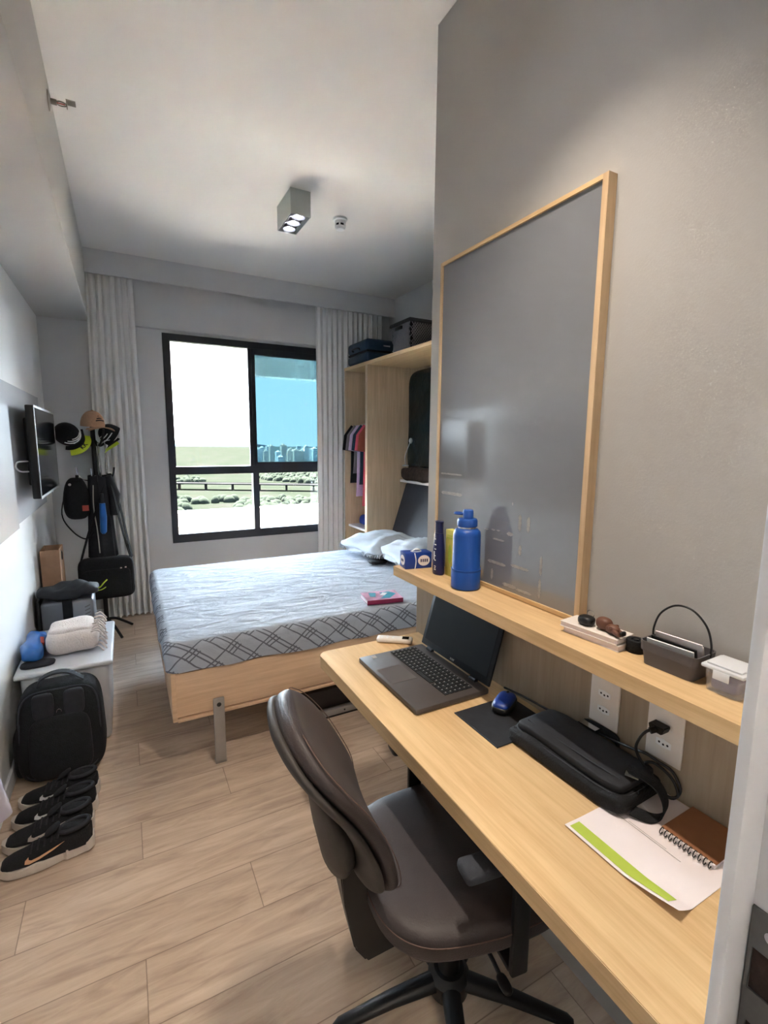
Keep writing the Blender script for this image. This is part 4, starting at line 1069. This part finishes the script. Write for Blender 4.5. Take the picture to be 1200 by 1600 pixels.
part(MB().tube([(-.318+.150*f4(math.cos(a), .42), 2.425+.03*math.sin(a), .215+.19*f4(math.sin(a), .45)) for a in [k*2*PI/50 for k in range(50)]], .004, 6, closed=True), 'piping', 'charcoal', bp)

# ---------------------------------------------------------------- shoes
def shoe_proto(label, rz, loc, swoosh):
    t = thing('sneaker', label, 'shoe', loc, rz, 'black sneakers lined up by the left wall')
    # local: toe at -x, heel at +x, length .29
    def outline(k, n=36):
        a = 2*PI*k/n; x = math.cos(a); y = math.sin(a)
        return x, y
    def sec(x):   # half width along the shoe
        u = (x+.145)/.29
        return .046*(max(0, 1-((u-.34)/.36)**2*.45) if u < .7 else .80-.12*math.sin((u-.7)/.3*PI))*min(1, ((u+.02)*9)**.5, ((1.02-u)*12)**.5)
    bm = bmesh.new(); R = []; n = 30
    for i in range(n+1):
        x = -.145+.29*i/n; w_ = max(.006, sec(x)); u = i/n; ring = []
        toe = .012*max(0, 1-u*6)**2; heel = .008*max(0, u*5-4)
        top = .030+.012*u+.004*math.sin(u*20)
        for (yy, zz) in ((-1, .004), (-1.06, .018), (-1.0, top), (0, top+.004), (1.0, top), (1.06, .018), (1, .004), (0, 0)):
            ring.append(bm.verts.new((x, yy*w_, zz+toe+heel if zz > .01 else zz+toe*.8+heel)))
        R.append(ring)
    for A, B_ in zip(R, R[1:]):
        for k in range(8): bm.faces.new([A[k], A[(k+1) % 8], B_[(k+1) % 8], B_[k]])
    bm.faces.new(R[0][::-1]); bm.faces.new(R[-1])
    mb = MB(); mb._merge(bm); part(mb, 'sole', 'sole', t, smooth=50)
    bm = bmesh.new(); R = []; K = 24
    prof = [(-.138, .018, .036), (-.125, .030, .052), (-.10, .038, .062), (-.06, .041, .072), (-.02, .040, .090), (.02, .037, .105), (.05, .036, .108), (.09, .036, .108), (.125, .032, .112), (.140, .018, .100)]
    for x, w_, h in prof:
        ring = []
        for k in range(K):
            a = PI*k/(K-1); ring.append(bm.verts.new((x, w_*f4(math.cos(a), .8)*(1-.25*(math.sin(a))**3), .036+(h-.036)*math.sin(a)**.8 if h > .036 else .036)))
        R.append(ring)
    for A, B_ in zip(R, R[1:]):
        for k in range(K-1): bm.faces.new([A[k], A[k+1], B_[k+1], B_[k]])
    bm.faces.new(R[0]); bm.faces.new(R[-1][::-1])
    mb = MB(); mb._merge(bm); part(mb, 'upper', 'shoe', t, smooth=60)
    part(MB().tube([(.085+.048*math.cos(a), .028*math.sin(a), .108+.005*math.cos(a)*1.2) for a in [k*2*PI/28 for k in range(28)]], .008, 8, closed=True), 'collar', 'black_fab2', t, smooth=60)
    part(MB().sq((.085, 0, .108), (.04, .021, .004), .8, .8, 8, 20), 'opening', 'black_fab', t)
    mb = MB()
    for k in range(5):
        x = -.045+.020*k; z = .081+.0065*k; mb.tube([(x, -.028, z-.012), (x+.004, 0, z+.006), (x, .028, z-.012)], .0032, 6, 4)
        mb.tube([(x, -.026, z-.010), (x+.02, .024, z-.002)], .0028, 6)
    part(mb, 'laces', 'black_fab2', t)
    part(MB().sq((.02, 0, .116), (.028, .022, .006), .7, .7, 8, 20, rot=(0, -.55, 0)), 'tongue', 'black_fab', t)
    if swoosh:
        sw = [(-.062, .047), (-.050, .043), (-.020, .049), (.02, .062), (.055, .078), (.02, .068), (-.02, .0575), (-.043, .0535), (-.050, .058), (-.050, .067), (-.060, .058)]
        def on_side(x, z):
            w_ = .041 if x < 0 else .038; s_ = min(.97, max(0, (z-.036)/.06))
            return Vector((x, -w_*(1-.42*s_**2.2)-.0024, z))
        bm = bmesh.new(); A = [bm.verts.new(on_side(x, z)) for x, z in sw]; B_ = [bm.verts.new(on_side(x, z)+Vector((0, .0015, 0))) for x, z in sw]
        bm.faces.new(A); bm.faces.new(B_[::-1]); nn = len(sw)
        for k in range(nn): bm.faces.new([A[k], B_[k], B_[(k+1) % nn], A[(k+1) % nn]])
        mb = MB(); mb._merge(bm); part(mb, 'side_mark', swoosh, t)
    return t
shoe_proto('black sneaker with rose gold side mark and cream sole, nearest in the row', math.radians(2), (-.325, 1.925, 0), 'gold')
shoe_proto('second black sneaker in the row, right behind the gold-marked one', math.radians(-1), (-.330, 2.035, 0), 'sole')
shoe_proto('third black sneaker in the row, with cream heel showing', math.radians(-6), (-.322, 2.145, 0), 'white')
shoe_proto('fourth black sneaker in the row, touching the backpack', math.radians(-8), (-.318, 2.255, 0), 'white')

# ---------------------------------------------------------------- plastic chest with towel
ch = wthing('plastic_chest', 'low milky plastic chest with rounded lid behind the black backpack', 'chest', (-.30, 2.92, 0))
part(MB().box(-.485, -.125, 2.625, 3.19, 0.005, .405, bev=.02, seg=3, taper=.94), 'chest_body', 'storage', ch)
part(MB().box(-.505, -.105, 2.605, 3.21, .406, .432, bev=.012, seg=3), 'lid', 'storage', ch)
part(MB().box(-.124, -.116, 2.86, 3.0, .33, .41, bev=.003), 'latch', 'white', ch)
tw = wthing('rolled_towel', 'cream folded towel with knotted fringe on the plastic chest', 'towel', (-.27, 2.88, .43))
def twf(p):
    q = Vector(p); q.z += .006*math.sin(q.x*30)+.004*math.sin(q.y*40+q.x*10); q.y *= 1+.08*math.sin(q.x*8); return q
part(MB().sq((-.285, 2.875, .487), (.115, .135, .057), .55, .45, 20, 50, twf).sq((-.29, 2.90, .530), (.10, .11, .030), .7, .5, 16, 44, twf), 'folded_body', 'towel', tw, smooth=70)
mb = MB(); rnd = random.Random(4)
for k in range(26):
    y = 2.76+.235*(k % 13)/12; z = .455+.085*(k//13)+rnd.uniform(-.01, .01); x = -.178+rnd.uniform(-.01, .004)
    mb.tube([(x-.012, y, z+.006), (x+.014, y+rnd.uniform(-.01, .01), z+.012), (x+.032, y+rnd.uniform(-.012, .012), z-.008), (x+.040, y+rnd.uniform(-.01, .01), z-.022)], .0042, 6, 4)
part(mb, 'fringe', 'towel', tw, smooth=60)
bb = wthing('blue_bag', 'shiny blue plastic bag lying against the wall on the plastic chest', 'bag', (-.45, 2.88, .43))
part(MB().sq((-.452, 2.87, .470), (.048, .17, .040), .7, .6, 16, 40, lambda p: p+Vector((.006*math.sin(p.y*40), 0, .006*math.sin(p.y*25+p.x*60)))), 'bag_body', 'bluebag', bb, smooth=60)
part(MB().box(-.425, -.409, 2.81, 2.87, .49, .508, rot=(.2, .3, .2)), 'red_print', 'redbit', bb)
tag(MB().sq((-.42, 2.70, .4395), (.07, .04, .0105), .6, .6, 10, 28).build('dark_pouch', 'black_fab2'), 'flat black pouch at the near edge of the plastic chest', 'pouch')

# ---------------------------------------------------------------- silver case with jacket, kraft bag
cs_ = wthing('suitcase', 'silver grey hard-shell suitcase with black centre strap behind the chest', 'suitcase', (-.36, 3.47, 0))
part(MB().box(-.485, -.215, 3.35, 3.58, .012, .545, bev=.02, seg=3), 'shell', 'silver', cs_)
part(MB().box(-.375, -.325, 3.341, 3.35, .02, .545).box(-.375, -.325, 3.341, 3.58, .546, .552), 'centre_strap', 'black_fab', cs_)
part(MB().box(-.502, -.487, 3.345, 3.585, .01, .56, bev=.006), 'edge_trim', 'black_pl', cs_)
part(MB().box(-.356, -.344, 3.334, 3.341, .36, .42, bev=.002), 'buckle', 'chrome', cs_)
mb = MB()
for k in range(4): mb.prism([(0, 0), (.028, .012), (.028, .018), (0, .006)], 0, .001, Matrix.Translation((-.262, 3.349, .49-.022*k)) @ Matrix.Rotation(PI/2, 4, 'X'))
part(mb, 'moulded_ribs', 'steel_dk', cs_)
for fx_ in (-.47, -.26):
    for fy_ in (3.37, 3.53): part(B(fx_, fx_+.03, fy_, fy_+.03, 0, .012), 'foot', 'black_pl', cs_)
jk = wthing('folded_jacket', 'crumpled black jacket with neon yellow trim draped over the silver suitcase', 'jacket', (-.36, 3.45, .555))
part(MB().sq((-.345, 3.43, .590), (.160, .105, .036), .6, .5, 20, 60, lambda p: p+Vector((0, .004*math.sin(p.x*50), .010*math.sin(p.x*24+p.y*18)+.006*math.sin(p.x*60-p.y*30)))), 'jacket_body', 'black_fab2', jk, smooth=60)
part(MB().strap([(-.20, 3.40, .585), (-.175, 3.39, .598), (-.155, 3.385, .622), (-.135, 3.39, .640)], .020, .006, (0, 1, -.3), 5).strap([(-.20, 3.40, .572), (-.17, 3.385, .58), (-.145, 3.38, .595)], .008, .004, (0, 1, 0), 4), 'neon_trim', 'neon', jk)
kb_ = wthing('kraft_bag', 'brown kraft paper bag standing against the wall behind the silver suitcase', 'bag', (-.45, 3.74, 0))
def openbox(x0, x1, y0, y1, z0, z1, th):
    return MB().box(x0, x1, y0, y1, z0, z0+th).box(x0, x0+th, y0, y1, z0+th, z1).box(x1-th, x1, y0, y1, z0+th, z1).box(x0+th, x1-th, y0, y0+th, z0+th, z1).box(x0+th, x1-th, y1-th, y1, z0+th, z1)
part(openbox(-.505, -.40, 3.66, 3.86, 0, .80, .002), 'bag_body', 'kraft', kb_)
part(MB().tube([(-.3985, 3.76+.022*math.cos(a), .745+.03*math.sin(a)) for a in [k*2*PI/24 for k in range(24)]], .0022, 6, closed=True), 'printed_ring', 'black_pl', kb_)

# ================================================================== COAT STAND
st = wthing('coat_stand', 'black metal coat stand with curved hooks in the corner by the curtain', 'coat stand', (-.19, 4.2, 0))
sx, sy = -.19, 4.2
part(MB().cyl((sx, sy, .03), (sx, sy, 1.62), .016, n=20), 'pole', 'black_pl', st)
for k in range(4):
    a = math.radians(30+90*k)
    part(MB().tube([(sx+.012*math.cos(a), sy+.012*math.sin(a), .12), (sx+.08*math.cos(a), sy+.08*math.sin(a), .10), (sx+.20*math.cos(a), sy+.20*math.sin(a), .012)], .010, 10, 5), 'foot', 'black_pl', st)
for k in range(4):
    a = math.radians(35+90*k); ca, sa = math.cos(a), math.sin(a)
    part(MB().tube([(sx+.012*ca, sy+.012*sa, 1.50), (sx+.05*ca, sy+.05*sa, 1.46), (sx+.10*ca, sy+.10*sa, 1.50), (sx+.13*ca, sy+.13*sa, 1.58)], .008, 10, 6), 'hook', 'black_pl', st, smooth=60)
for k in range(4):
    a = math.radians(-10+90*k); ca, sa = math.cos(a), math.sin(a)
    part(MB().tube([(sx+.012*ca, sy+.012*sa, 1.24), (sx+.06*ca, sy+.06*sa, 1.205), (sx+.11*ca, sy+.11*sa, 1.235), (sx+.125*ca, sy+.125*sa, 1.30)], .007, 10, 6), 'hook', 'chrome' if k in (2, 3) else 'black_pl', st, smooth=60)
part(MB().tube([(sx+.03, sy-.03, 1.24), (sx+.03, sy-.05, 1.26), (sx+.03, sy-.05, 1.46), (sx+.03, sy-.03, 1.48)], .006, 8, 5).tube([(sx+.075, sy-.03, 1.24), (sx+.075, sy-.05, 1.26), (sx+.075, sy-.05, 1.46), (sx+.075, sy-.03, 1.48)], .006, 8, 5), 'chrome_bar', 'chrome', st, smooth=60)

def cap(label, loc, rot, mdome, mbrim, marks, sc=1.0):
    t = thing('cap', label, 'cap', loc, 0, 'caps on the coat stand'); X = Euler(rot).to_matrix().to_4x4() @ Matrix.Scale(sc, 4)
    part(MB().grid(lambda u, v: Vector((.086*math.cos(u*2*PI)*math.cos(v*PI/2*.995), .076*math.sin(u*2*PI)*math.cos(v*PI/2*.995), .115*math.sin(v*PI/2)**.85)), 40, 12, .003), 'crown', mdome, t, smooth=60, xf=X)
    def br(u, v):
        a = (u-.5)*2.1; r = .082+v*.075*math.cos(a*.72)**.6
        return Vector((r*math.cos(a), .078/.082*r*math.sin(a)*.98, .004-.028*(r*math.sin(a)/.08)**2*.6+.0*v))
    part(MB().grid(lambda u, v: br(u, v*.45), 24, 6, .003), 'brim', mdome, t, smooth=60, xf=X)
    part(MB().grid(lambda u, v: br(.12+u*.76, .45+v*.55), 24, 6, .003), 'brim_edge', mbrim, t, smooth=60, xf=X)
    part(MB().sq((0, 0, .116), (.008, .008, .004), 1, 1, 8, 12), 'button', mdome, t, xf=X)
    for m_, fnp in marks: part(fnp(), 'emblem', m_, t, xf=X)
    return t
def arcs():
    mb = MB()
    for (a0, a1, z) in ((-1.2, 1.2, .03), (-1.0, .9, .052), (-.6, .6, .070)):
        mb.tube([(.0875*math.cos(a)*math.cos(z*9), .0775*math.sin(a)*math.cos(z*9), z+.012) for a in [a0+(a1-a0)*k/12 for k in range(13)]], .0035, 6)
    mb.tube([(.089*math.cos(a)*.93, .079*math.sin(a)*.93, .035+.012*math.cos(5*a)) for a in [-.5+1.0*k/12 for k in range(13)]], .003, 6)
    return mb
def brimmark():
    return text_mb('KK', .040, .002, Matrix.Translation((.125, 0, .004)) @ Matrix.Rotation(PI/2, 4, 'Z'), bold=.001)
def frontmark():
    mb = MB()
    for k in range(3): mb.tube([(.082-.010*k, -.028+.012*k, .045+.014*k), (.088-.012*k, 0, .050+.014*k), (.080-.012*k, .030-.008*k, .046+.014*k)], .004, 6, 4)
    return mb
# (crown axis z, brim towards +x before rotation)
cap('black and white cap with a neon yellow brim on the left of the coat stand', (-.345, 4.12, 1.535), (math.radians(62), math.radians(38), math.radians(-8)), 'black_fab', 'neon', [('white', arcs), ('black_pl', brimmark)])
cap('tan cap with a dark emblem on top of the coat stand', (-.185, 4.17, 1.60), (math.radians(0), math.radians(4), math.radians(-55)), 'tan', 'tan', [('black_pl', frontmark)])
cap('dark cap with a neon brim on the right of the coat stand', (-.055, 4.20, 1.53), (math.radians(35), math.radians(48), math.radians(-120)), 'black_fab', 'neon', [('white', arcs)], .95)

hb = wthing('backpack', 'black backpack hanging from the left hook of the coat stand', 'backpack', (-.31, 4.13, .93))
part(MB().sq((-.315, 4.08, 1.085), (.082, .065, .150), .6, .6, 20, 40, lambda p: Vector((p.x*(1-.25*max(0, p.z/.15)), p.y, p.z))), 'bag_body', 'black_fab', hb, smooth=60)
part(MB().strap([(-.37, 4.07, 1.17), (-.41, 4.07, .98), (-.36, 4.06, .86), (-.28, 4.06, .79), (-.22, 4.07, .84)], .025, .006, (0, 1, 0), 6).strap([(-.30, 4.03, 1.22), (-.30, 4.06, 1.25), (-.305, 4.12, 1.245)], .02, .005, (1, 0, 0), 4), 'strap', 'black_fab', hb, smooth=60)
part(MB().cyl((-.345, 4.018, 1.19), (-.345, 4.022, 1.19), .009, n=16), 'badge', 'legend', hb)
part(MB().box(-.28, -.24, 4.012, 4.018, 1.0, 1.04), 'red_label', 'redbit', hb)
ja = wthing('hanging_jacket', 'long black jacket hanging from the middle of the coat stand', 'jacket', (-.17, 4.1, .62))
part(MB().grid(lambda u, v: Vector((-.175+(.055+.035*v)*math.cos(u*2*PI)+.01*math.sin(u*12*PI), 4.095+(.032+.01*v)*math.sin(u*2*PI), 1.24-.60*v+.01*math.sin(u*6*PI))), 60, 18, .003), 'body', 'black_fab2', ja, smooth=70)
part(MB().loft([((-.115, 4.1, 1.24), (.03, .03)), ((-.075, 4.1, 1.10), (.038, .032)), ((-.085, 4.1, .95), (.034, .030))], 16), 'sleeve', 'black_fab2', ja, smooth=60)
part(MB().tube([(-.205, 4.045, 1.18), (-.212, 4.043, 1.02), (-.200, 4.042, .85), (-.195, 4.041, .68)], .004, 6, 6), 'piping', 'legend', ja)
um = wthing('umbrella', 'blue folded umbrella hanging on the coat stand in front of the black jacket', 'umbrella', (-.16, 4.02, .80))
part(MB().loft([((-.155, 4.012, 1.05), (.018, .018)), ((-.155, 4.012, .95), (.023, .021)), ((-.160, 4.012, .84), (.021, .019)), ((-.160, 4.012, .825), (.010, .010))], 18), 'canopy', 'bluebag', um, smooth=60)
part(MB().cyl((-.155, 4.012, 1.05), (-.155, 4.012, 1.12), .011, n=14), 'handle', 'black_pl', um)
mbg = wthing('messenger_bag', 'wide black messenger bag hanging low from the coat stand by its strap', 'bag', (-.16, 4.0, .35))
part(MB().sq((-.158, 3.985, .505), (.178, .050, .152), .3, .3, 20, 50), 'bag_body', 'black_fab', mbg, smooth=60)
part(MB().sq((-.158, 3.942, .475), (.155, .014, .105), .3, .3, 12, 40), 'front_pocket', 'black_fab', mbg, smooth=60)
part(MB().strap([(.005, 3.99, .63), (-.04, 4.0, .85), (-.078, 4.03, 1.10), (-.105, 4.13, 1.238), (-.09, 4.16, 1.24), (-.06, 4.12, 1.10), (-.02, 4.03, .85), (.012, 3.99, .64)], .022, .004, (.6, 1, 0), 6).strap([(-.315, 3.99, .63), (-.25, 4.0, .85), (-.16, 4.03, 1.10), (-.105, 4.13, 1.243)], .022, .004, (.6, 1, 0), 6), 'strap', 'black_fab', mbg, smooth=60)
part(MB().box(-.07, -.058, 3.926, 3.93, .575, .585).box(-.04, -.028, 3.926, 3.93, .578, .588), 'zip_pull', 'chrome', mbg)

# ================================================================== OUTSIDE
GZ = -62
def ground_mat():
    m, nt, b = newmat('distant_land'); g = nt.nodes.new('ShaderNodeNewGeometry')
    n = nt.nodes.new('ShaderNodeTexNoise'); n.inputs['Scale'].default_value = .018; n.inputs['Detail'].default_value = 8
    nt.links.new(g.outputs['Position'], n.inputs['Vector'])
    r = nt.nodes.new('ShaderNodeValToRGB'); cr = r.color_ramp
    cr.elements[0].position = .36; cr.elements[0].color = (.00108, .00132, .00096, 1); cr.elements[1].position = .66; cr.elements[1].color = (.00165, .00158, .00140, 1)
    e = cr.elements.new(.5); e.color = (.00128, .00148, .00110, 1)
    nt.links.new(n.outputs['Fac'], r.inputs['Fac']); nt.links.new(r.outputs['Color'], b.inputs['Base Color']); b.inputs['Roughness'].default_value = .95
    return m
M['land'] = ground_mat()

M['canopy'] = mat('tree_canopy', (8, 9.6, 7.4), .9, var=.2, scale=.12)
M['tower'] = mat('pale_tower_render', (226, 226, 224), .8, var=.12, scale=.15)
M['tower2'] = mat('beige_tower_render', (214, 200, 186), .8, var=.12, scale=.15)
M['road'] = mat('asphalt_pale', (10.4, 10.0, 10.0), .8, var=.05, scale=.1)
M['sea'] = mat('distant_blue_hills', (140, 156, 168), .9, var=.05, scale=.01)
struct(B(-3500, 5500, 40, 6500, GZ-4, GZ).build('ground', 'land'))
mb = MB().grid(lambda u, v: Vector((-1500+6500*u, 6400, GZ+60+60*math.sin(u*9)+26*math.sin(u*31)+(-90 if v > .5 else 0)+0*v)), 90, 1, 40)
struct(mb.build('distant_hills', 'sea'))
M['far_land'] = mat('brightened_far_land', (44, 49, 50), .9, var=.1, scale=.01)  # brightness painted into the far ground seen through the tinted pane
MATTE.append('far_land')
struct(MB().prism([(245, 1040), (640, 1040), (4000, 6300), (1490, 6300)], GZ+.3, GZ+.8).build('bright_far_ground', 'far_land'))
# trees beyond: uncountable canopy
mb = MB(); rnd = random.Random(21)
def blob(x, y, r, h):
    n1, n2 = 5, 7; bm = bmesh.new(); R = []
    for i in range(n1):
        u = i/(n1-1)*PI/2; R.append([bm.verts.new((x+r*math.cos(u)*math.cos(2*PI*k/n2)*rnd.uniform(.85, 1.15), y+r*math.cos(u)*math.sin(2*PI*k/n2)*rnd.uniform(.85, 1.15), GZ+.2+h*(.0+math.sin(u)))) for k in range(n2)])
    for A, B_ in zip(R, R[1:]):
        for k in range(n2): bm.faces.new([A[k], A[(k+1) % n2], B_[(k+1) % n2], B_[k]])
    bm.faces.new(R[-1]); mb._merge(bm)
for _ in range(3200):
    y = rnd.uniform(330, 1500); x = y*rnd.uniform(.06, .42)
    dens = math.sin(x*.021+1)+math.sin(y*.017)+(x/y-.24)*6
    if dens < .15 or abs(x-(.42*y-40)) < 0 or (600 < y+x*.6 < 665) or (430 < y < 520 and .1 < x/y < .2): continue
    if y > 1040: continue
    blob(x, y, rnd.uniform(3.5, 7), rnd.uniform(5, 9))
tag(mb.build('tree_canopy', 'canopy', smooth=80), 'hazy green woodland seen far below through the window', 'trees', kind='stuff')
hw = wthing('highway', 'pale elevated highway crossing the valley beyond the window', 'road', (120, 620, GZ))
M4 = Matrix.Translation((150, 640, 0)) @ Matrix.Rotation(-.54, 4, 'Z')
part(MB().box(-400, 260, -9, 9, GZ+7.6, GZ+8.5), 'deck', 'road', hw, xf=M4)
mb = MB()
for k in range(18): mb.box(-390+36*k, -388.6+36*k, -3, 3, GZ, GZ+7)
part(mb, 'piers', 'road', hw, xf=M4)
mb = MB().box(-400, 260, -9.3, -9, GZ+8.5, GZ+9.2).box(-400, 260, 9, 9.3, GZ+8.5, GZ+9.2)
part(mb, 'guard_rail', 'road', hw, xf=M4)
# towers
blds = []; rnd = random.Random(5)
spec = [(.272, 1250, 20, 62), (.285, 1180, 18, 44), (.297, 1300, 24, 66), (.290, 1100, 22, 30), (.309, 1500, 22, 40), (.318, 1600, 26, 36), (.323, 1450, 20, 44), (.333, 1500, 38, 38), (.340, 1700, 22, 44), (.347, 1500, 24, 58), (.354, 1560, 26, 40), (.312, 1900, 26, 40), (.361, 1800, 28, 40), (.366, 1500, 24, 50), (.372, 1600, 30, 36), (.302, 1800, 24, 44), (.330, 2000, 30, 56), (.245, 1500, 22, 46), (.252, 1700, 24, 50), (.259, 1400, 20, 40), (.265, 1900, 28, 54)]
for i, (k, y, wd_, h) in enumerate(spec):
    x = k*y; wd_ *= .62; h = h*.72+8
    t = wthing('apartment_tower', 'pale high-rise tower on the hazy skyline beyond the tinted window pane', 'building', (x, y, GZ), 'distant towers')
    part(B(x-wd_/2, x+wd_/2, y-wd_/2, y+wd_/2, GZ, GZ+h).box(x-wd_/5, x+wd_/5, y-wd_/5, y+wd_/5, GZ+h, GZ+h+4), 'block', rnd.choice(['tower', 'tower', 'tower2']), t)
    mb = MB()
    for f in range(int(h/7)): mb.box(x-wd_/2*.86, x+wd_/2*.86, y-wd_/2-.3, y-wd_/2-.05, GZ+4+7*f, GZ+7+7*f)
    part(mb, 'window_band', 'sea', t)

for k_ in MATTE: M[k_].node_tree.nodes['Principled BSDF'].inputs['Specular IOR Level'].default_value = 0
# ================================================================== LIGHT
wld = bpy.data.worlds.new('sky'); S.world = wld; wld.use_nodes = True
nt = wld.node_tree; bg = nt.nodes['Background']; N = Nd(nt)
tc = nt.nodes.new('ShaderNodeTexCoord'); spx = nt.nodes.new('ShaderNodeSeparateXYZ'); nt.links.new(tc.outputs['Generated'], spx.inputs[0])
rmp = nt.nodes.new('ShaderNodeValToRGB'); cr = rmp.color_ramp
cr.elements[0].position = 0; cr.elements[0].color = (.86, .93, 1, 1); cr.elements[1].position = .6; cr.elements[1].color = (.55, .75, 1.0, 1)
e = cr.elements.new(.12); e.color = (.80, .91, 1, 1)
nt.links.new(spx.outputs[2], rmp.inputs['Fac'])
cl = nt.nodes.new('ShaderNodeTexNoise'); cl.inputs['Scale'].default_value = 3.0; cl.inputs['Detail'].default_value = 6
mpg = nt.nodes.new('ShaderNodeMapping'); mpg.inputs['Scale'].default_value = (1, 1, 5); nt.links.new(tc.outputs['Generated'], mpg.inputs[0]); nt.links.new(mpg.outputs[0], cl.inputs['Vector'])
cf = N.m('MULTIPLY', N.m('MAXIMUM', N.m('SUBTRACT', cl.outputs['Fac'], .5), 0), 1.6)
nt.links.new(N.mix(cf, rmp.outputs['Color'], (1, 1, 1, 1)), bg.inputs['Color'])
bg.inputs['Strength'].default_value = .135

def light(name, typ, loc, energy, color=(1, 1, 1), rot=None, **k):
    l = bpy.data.lights.new(name, typ); l.energy = energy; l.color = color
    for a, v in k.items(): setattr(l, a, v)
    o = bpy.data.objects.new(name, l); COL.objects.link(o); o.location = loc
    if rot: o.rotation_euler = rot
    return o
sun = light('sun', 'SUN', (0, 0, 20), 5.0, (1, .97, .92), Vector((.06, -.454, -.891)).to_track_quat('-Z', 'Y').to_euler(), angle=.01)
# sky portal in the window opening
pt = light('window_portal', 'AREA', (1.07, YW+.10, 1.5), 1, (1, 1, 1), Vector((0, -1, 0)).to_track_quat('-Z', 'Z').to_euler(), shape='RECTANGLE', size=1.45, size_y=1.85)
pt.data.cycles.is_portal = True
for i, p in enumerate(LED_POS):
    light('spot_lamp', 'SPOT', (p[0], p[1], p[2]-.006), .028 if i < 3 else .094, (1, .93, .84) if i < 3 else (1, .88, .74), (0, 0, 0), spot_size=math.radians(110 if i < 3 else 88), spot_blend=1.0, shadow_soft_size=.02)
# unseen ceiling lamp added behind the camera for warm frontal fill
cl_ = wthing('fill_lamp', 'flat round fill lamp added unseen behind the camera', 'light', (.0, -.9, 2.90))
part(MB().lathe([(0, 2.928), (.16, 2.928), (.16, 2.895), (.13, 2.885), (0, 2.885)], (.0, -.9, 0), 40), 'fill_diffuser', emit('fill_lamp_diffuser', (255, 240, 222), .15), cl_)

# ================================================================== CAMERA
yaw, pit, rol = (math.radians(a) for a in (28.30010314, 8.1728585, .47837426)); F = 753.255
f = Vector((math.sin(yaw)*math.cos(pit), math.cos(yaw)*math.cos(pit), -math.sin(pit)))
r = Vector((math.cos(yaw), -math.sin(yaw), 0)); u = r.cross(f)
r2 = math.cos(rol)*r+math.sin(rol)*u; u2 = -math.sin(rol)*r+math.cos(rol)*u
cam = bpy.data.cameras.new('camera'); co = bpy.data.objects.new('camera', cam); COL.objects.link(co)
co.matrix_world = Matrix(((r2.x, u2.x, -f.x, 0), (r2.y, u2.y, -f.y, 0), (r2.z, u2.z, -f.z, 1.5), (0, 0, 0, 1)))
cam.sensor_fit = 'VERTICAL'; cam.sensor_height = 24; cam.lens = F/1600*24; cam.clip_start = .02; cam.clip_end = 12000
S.camera = co
vs = S.view_settings; vs.view_transform = 'Standard'; vs.look = 'None'; vs.gamma = 1; vs.use_curve_mapping = False; vs.exposure = 8.8
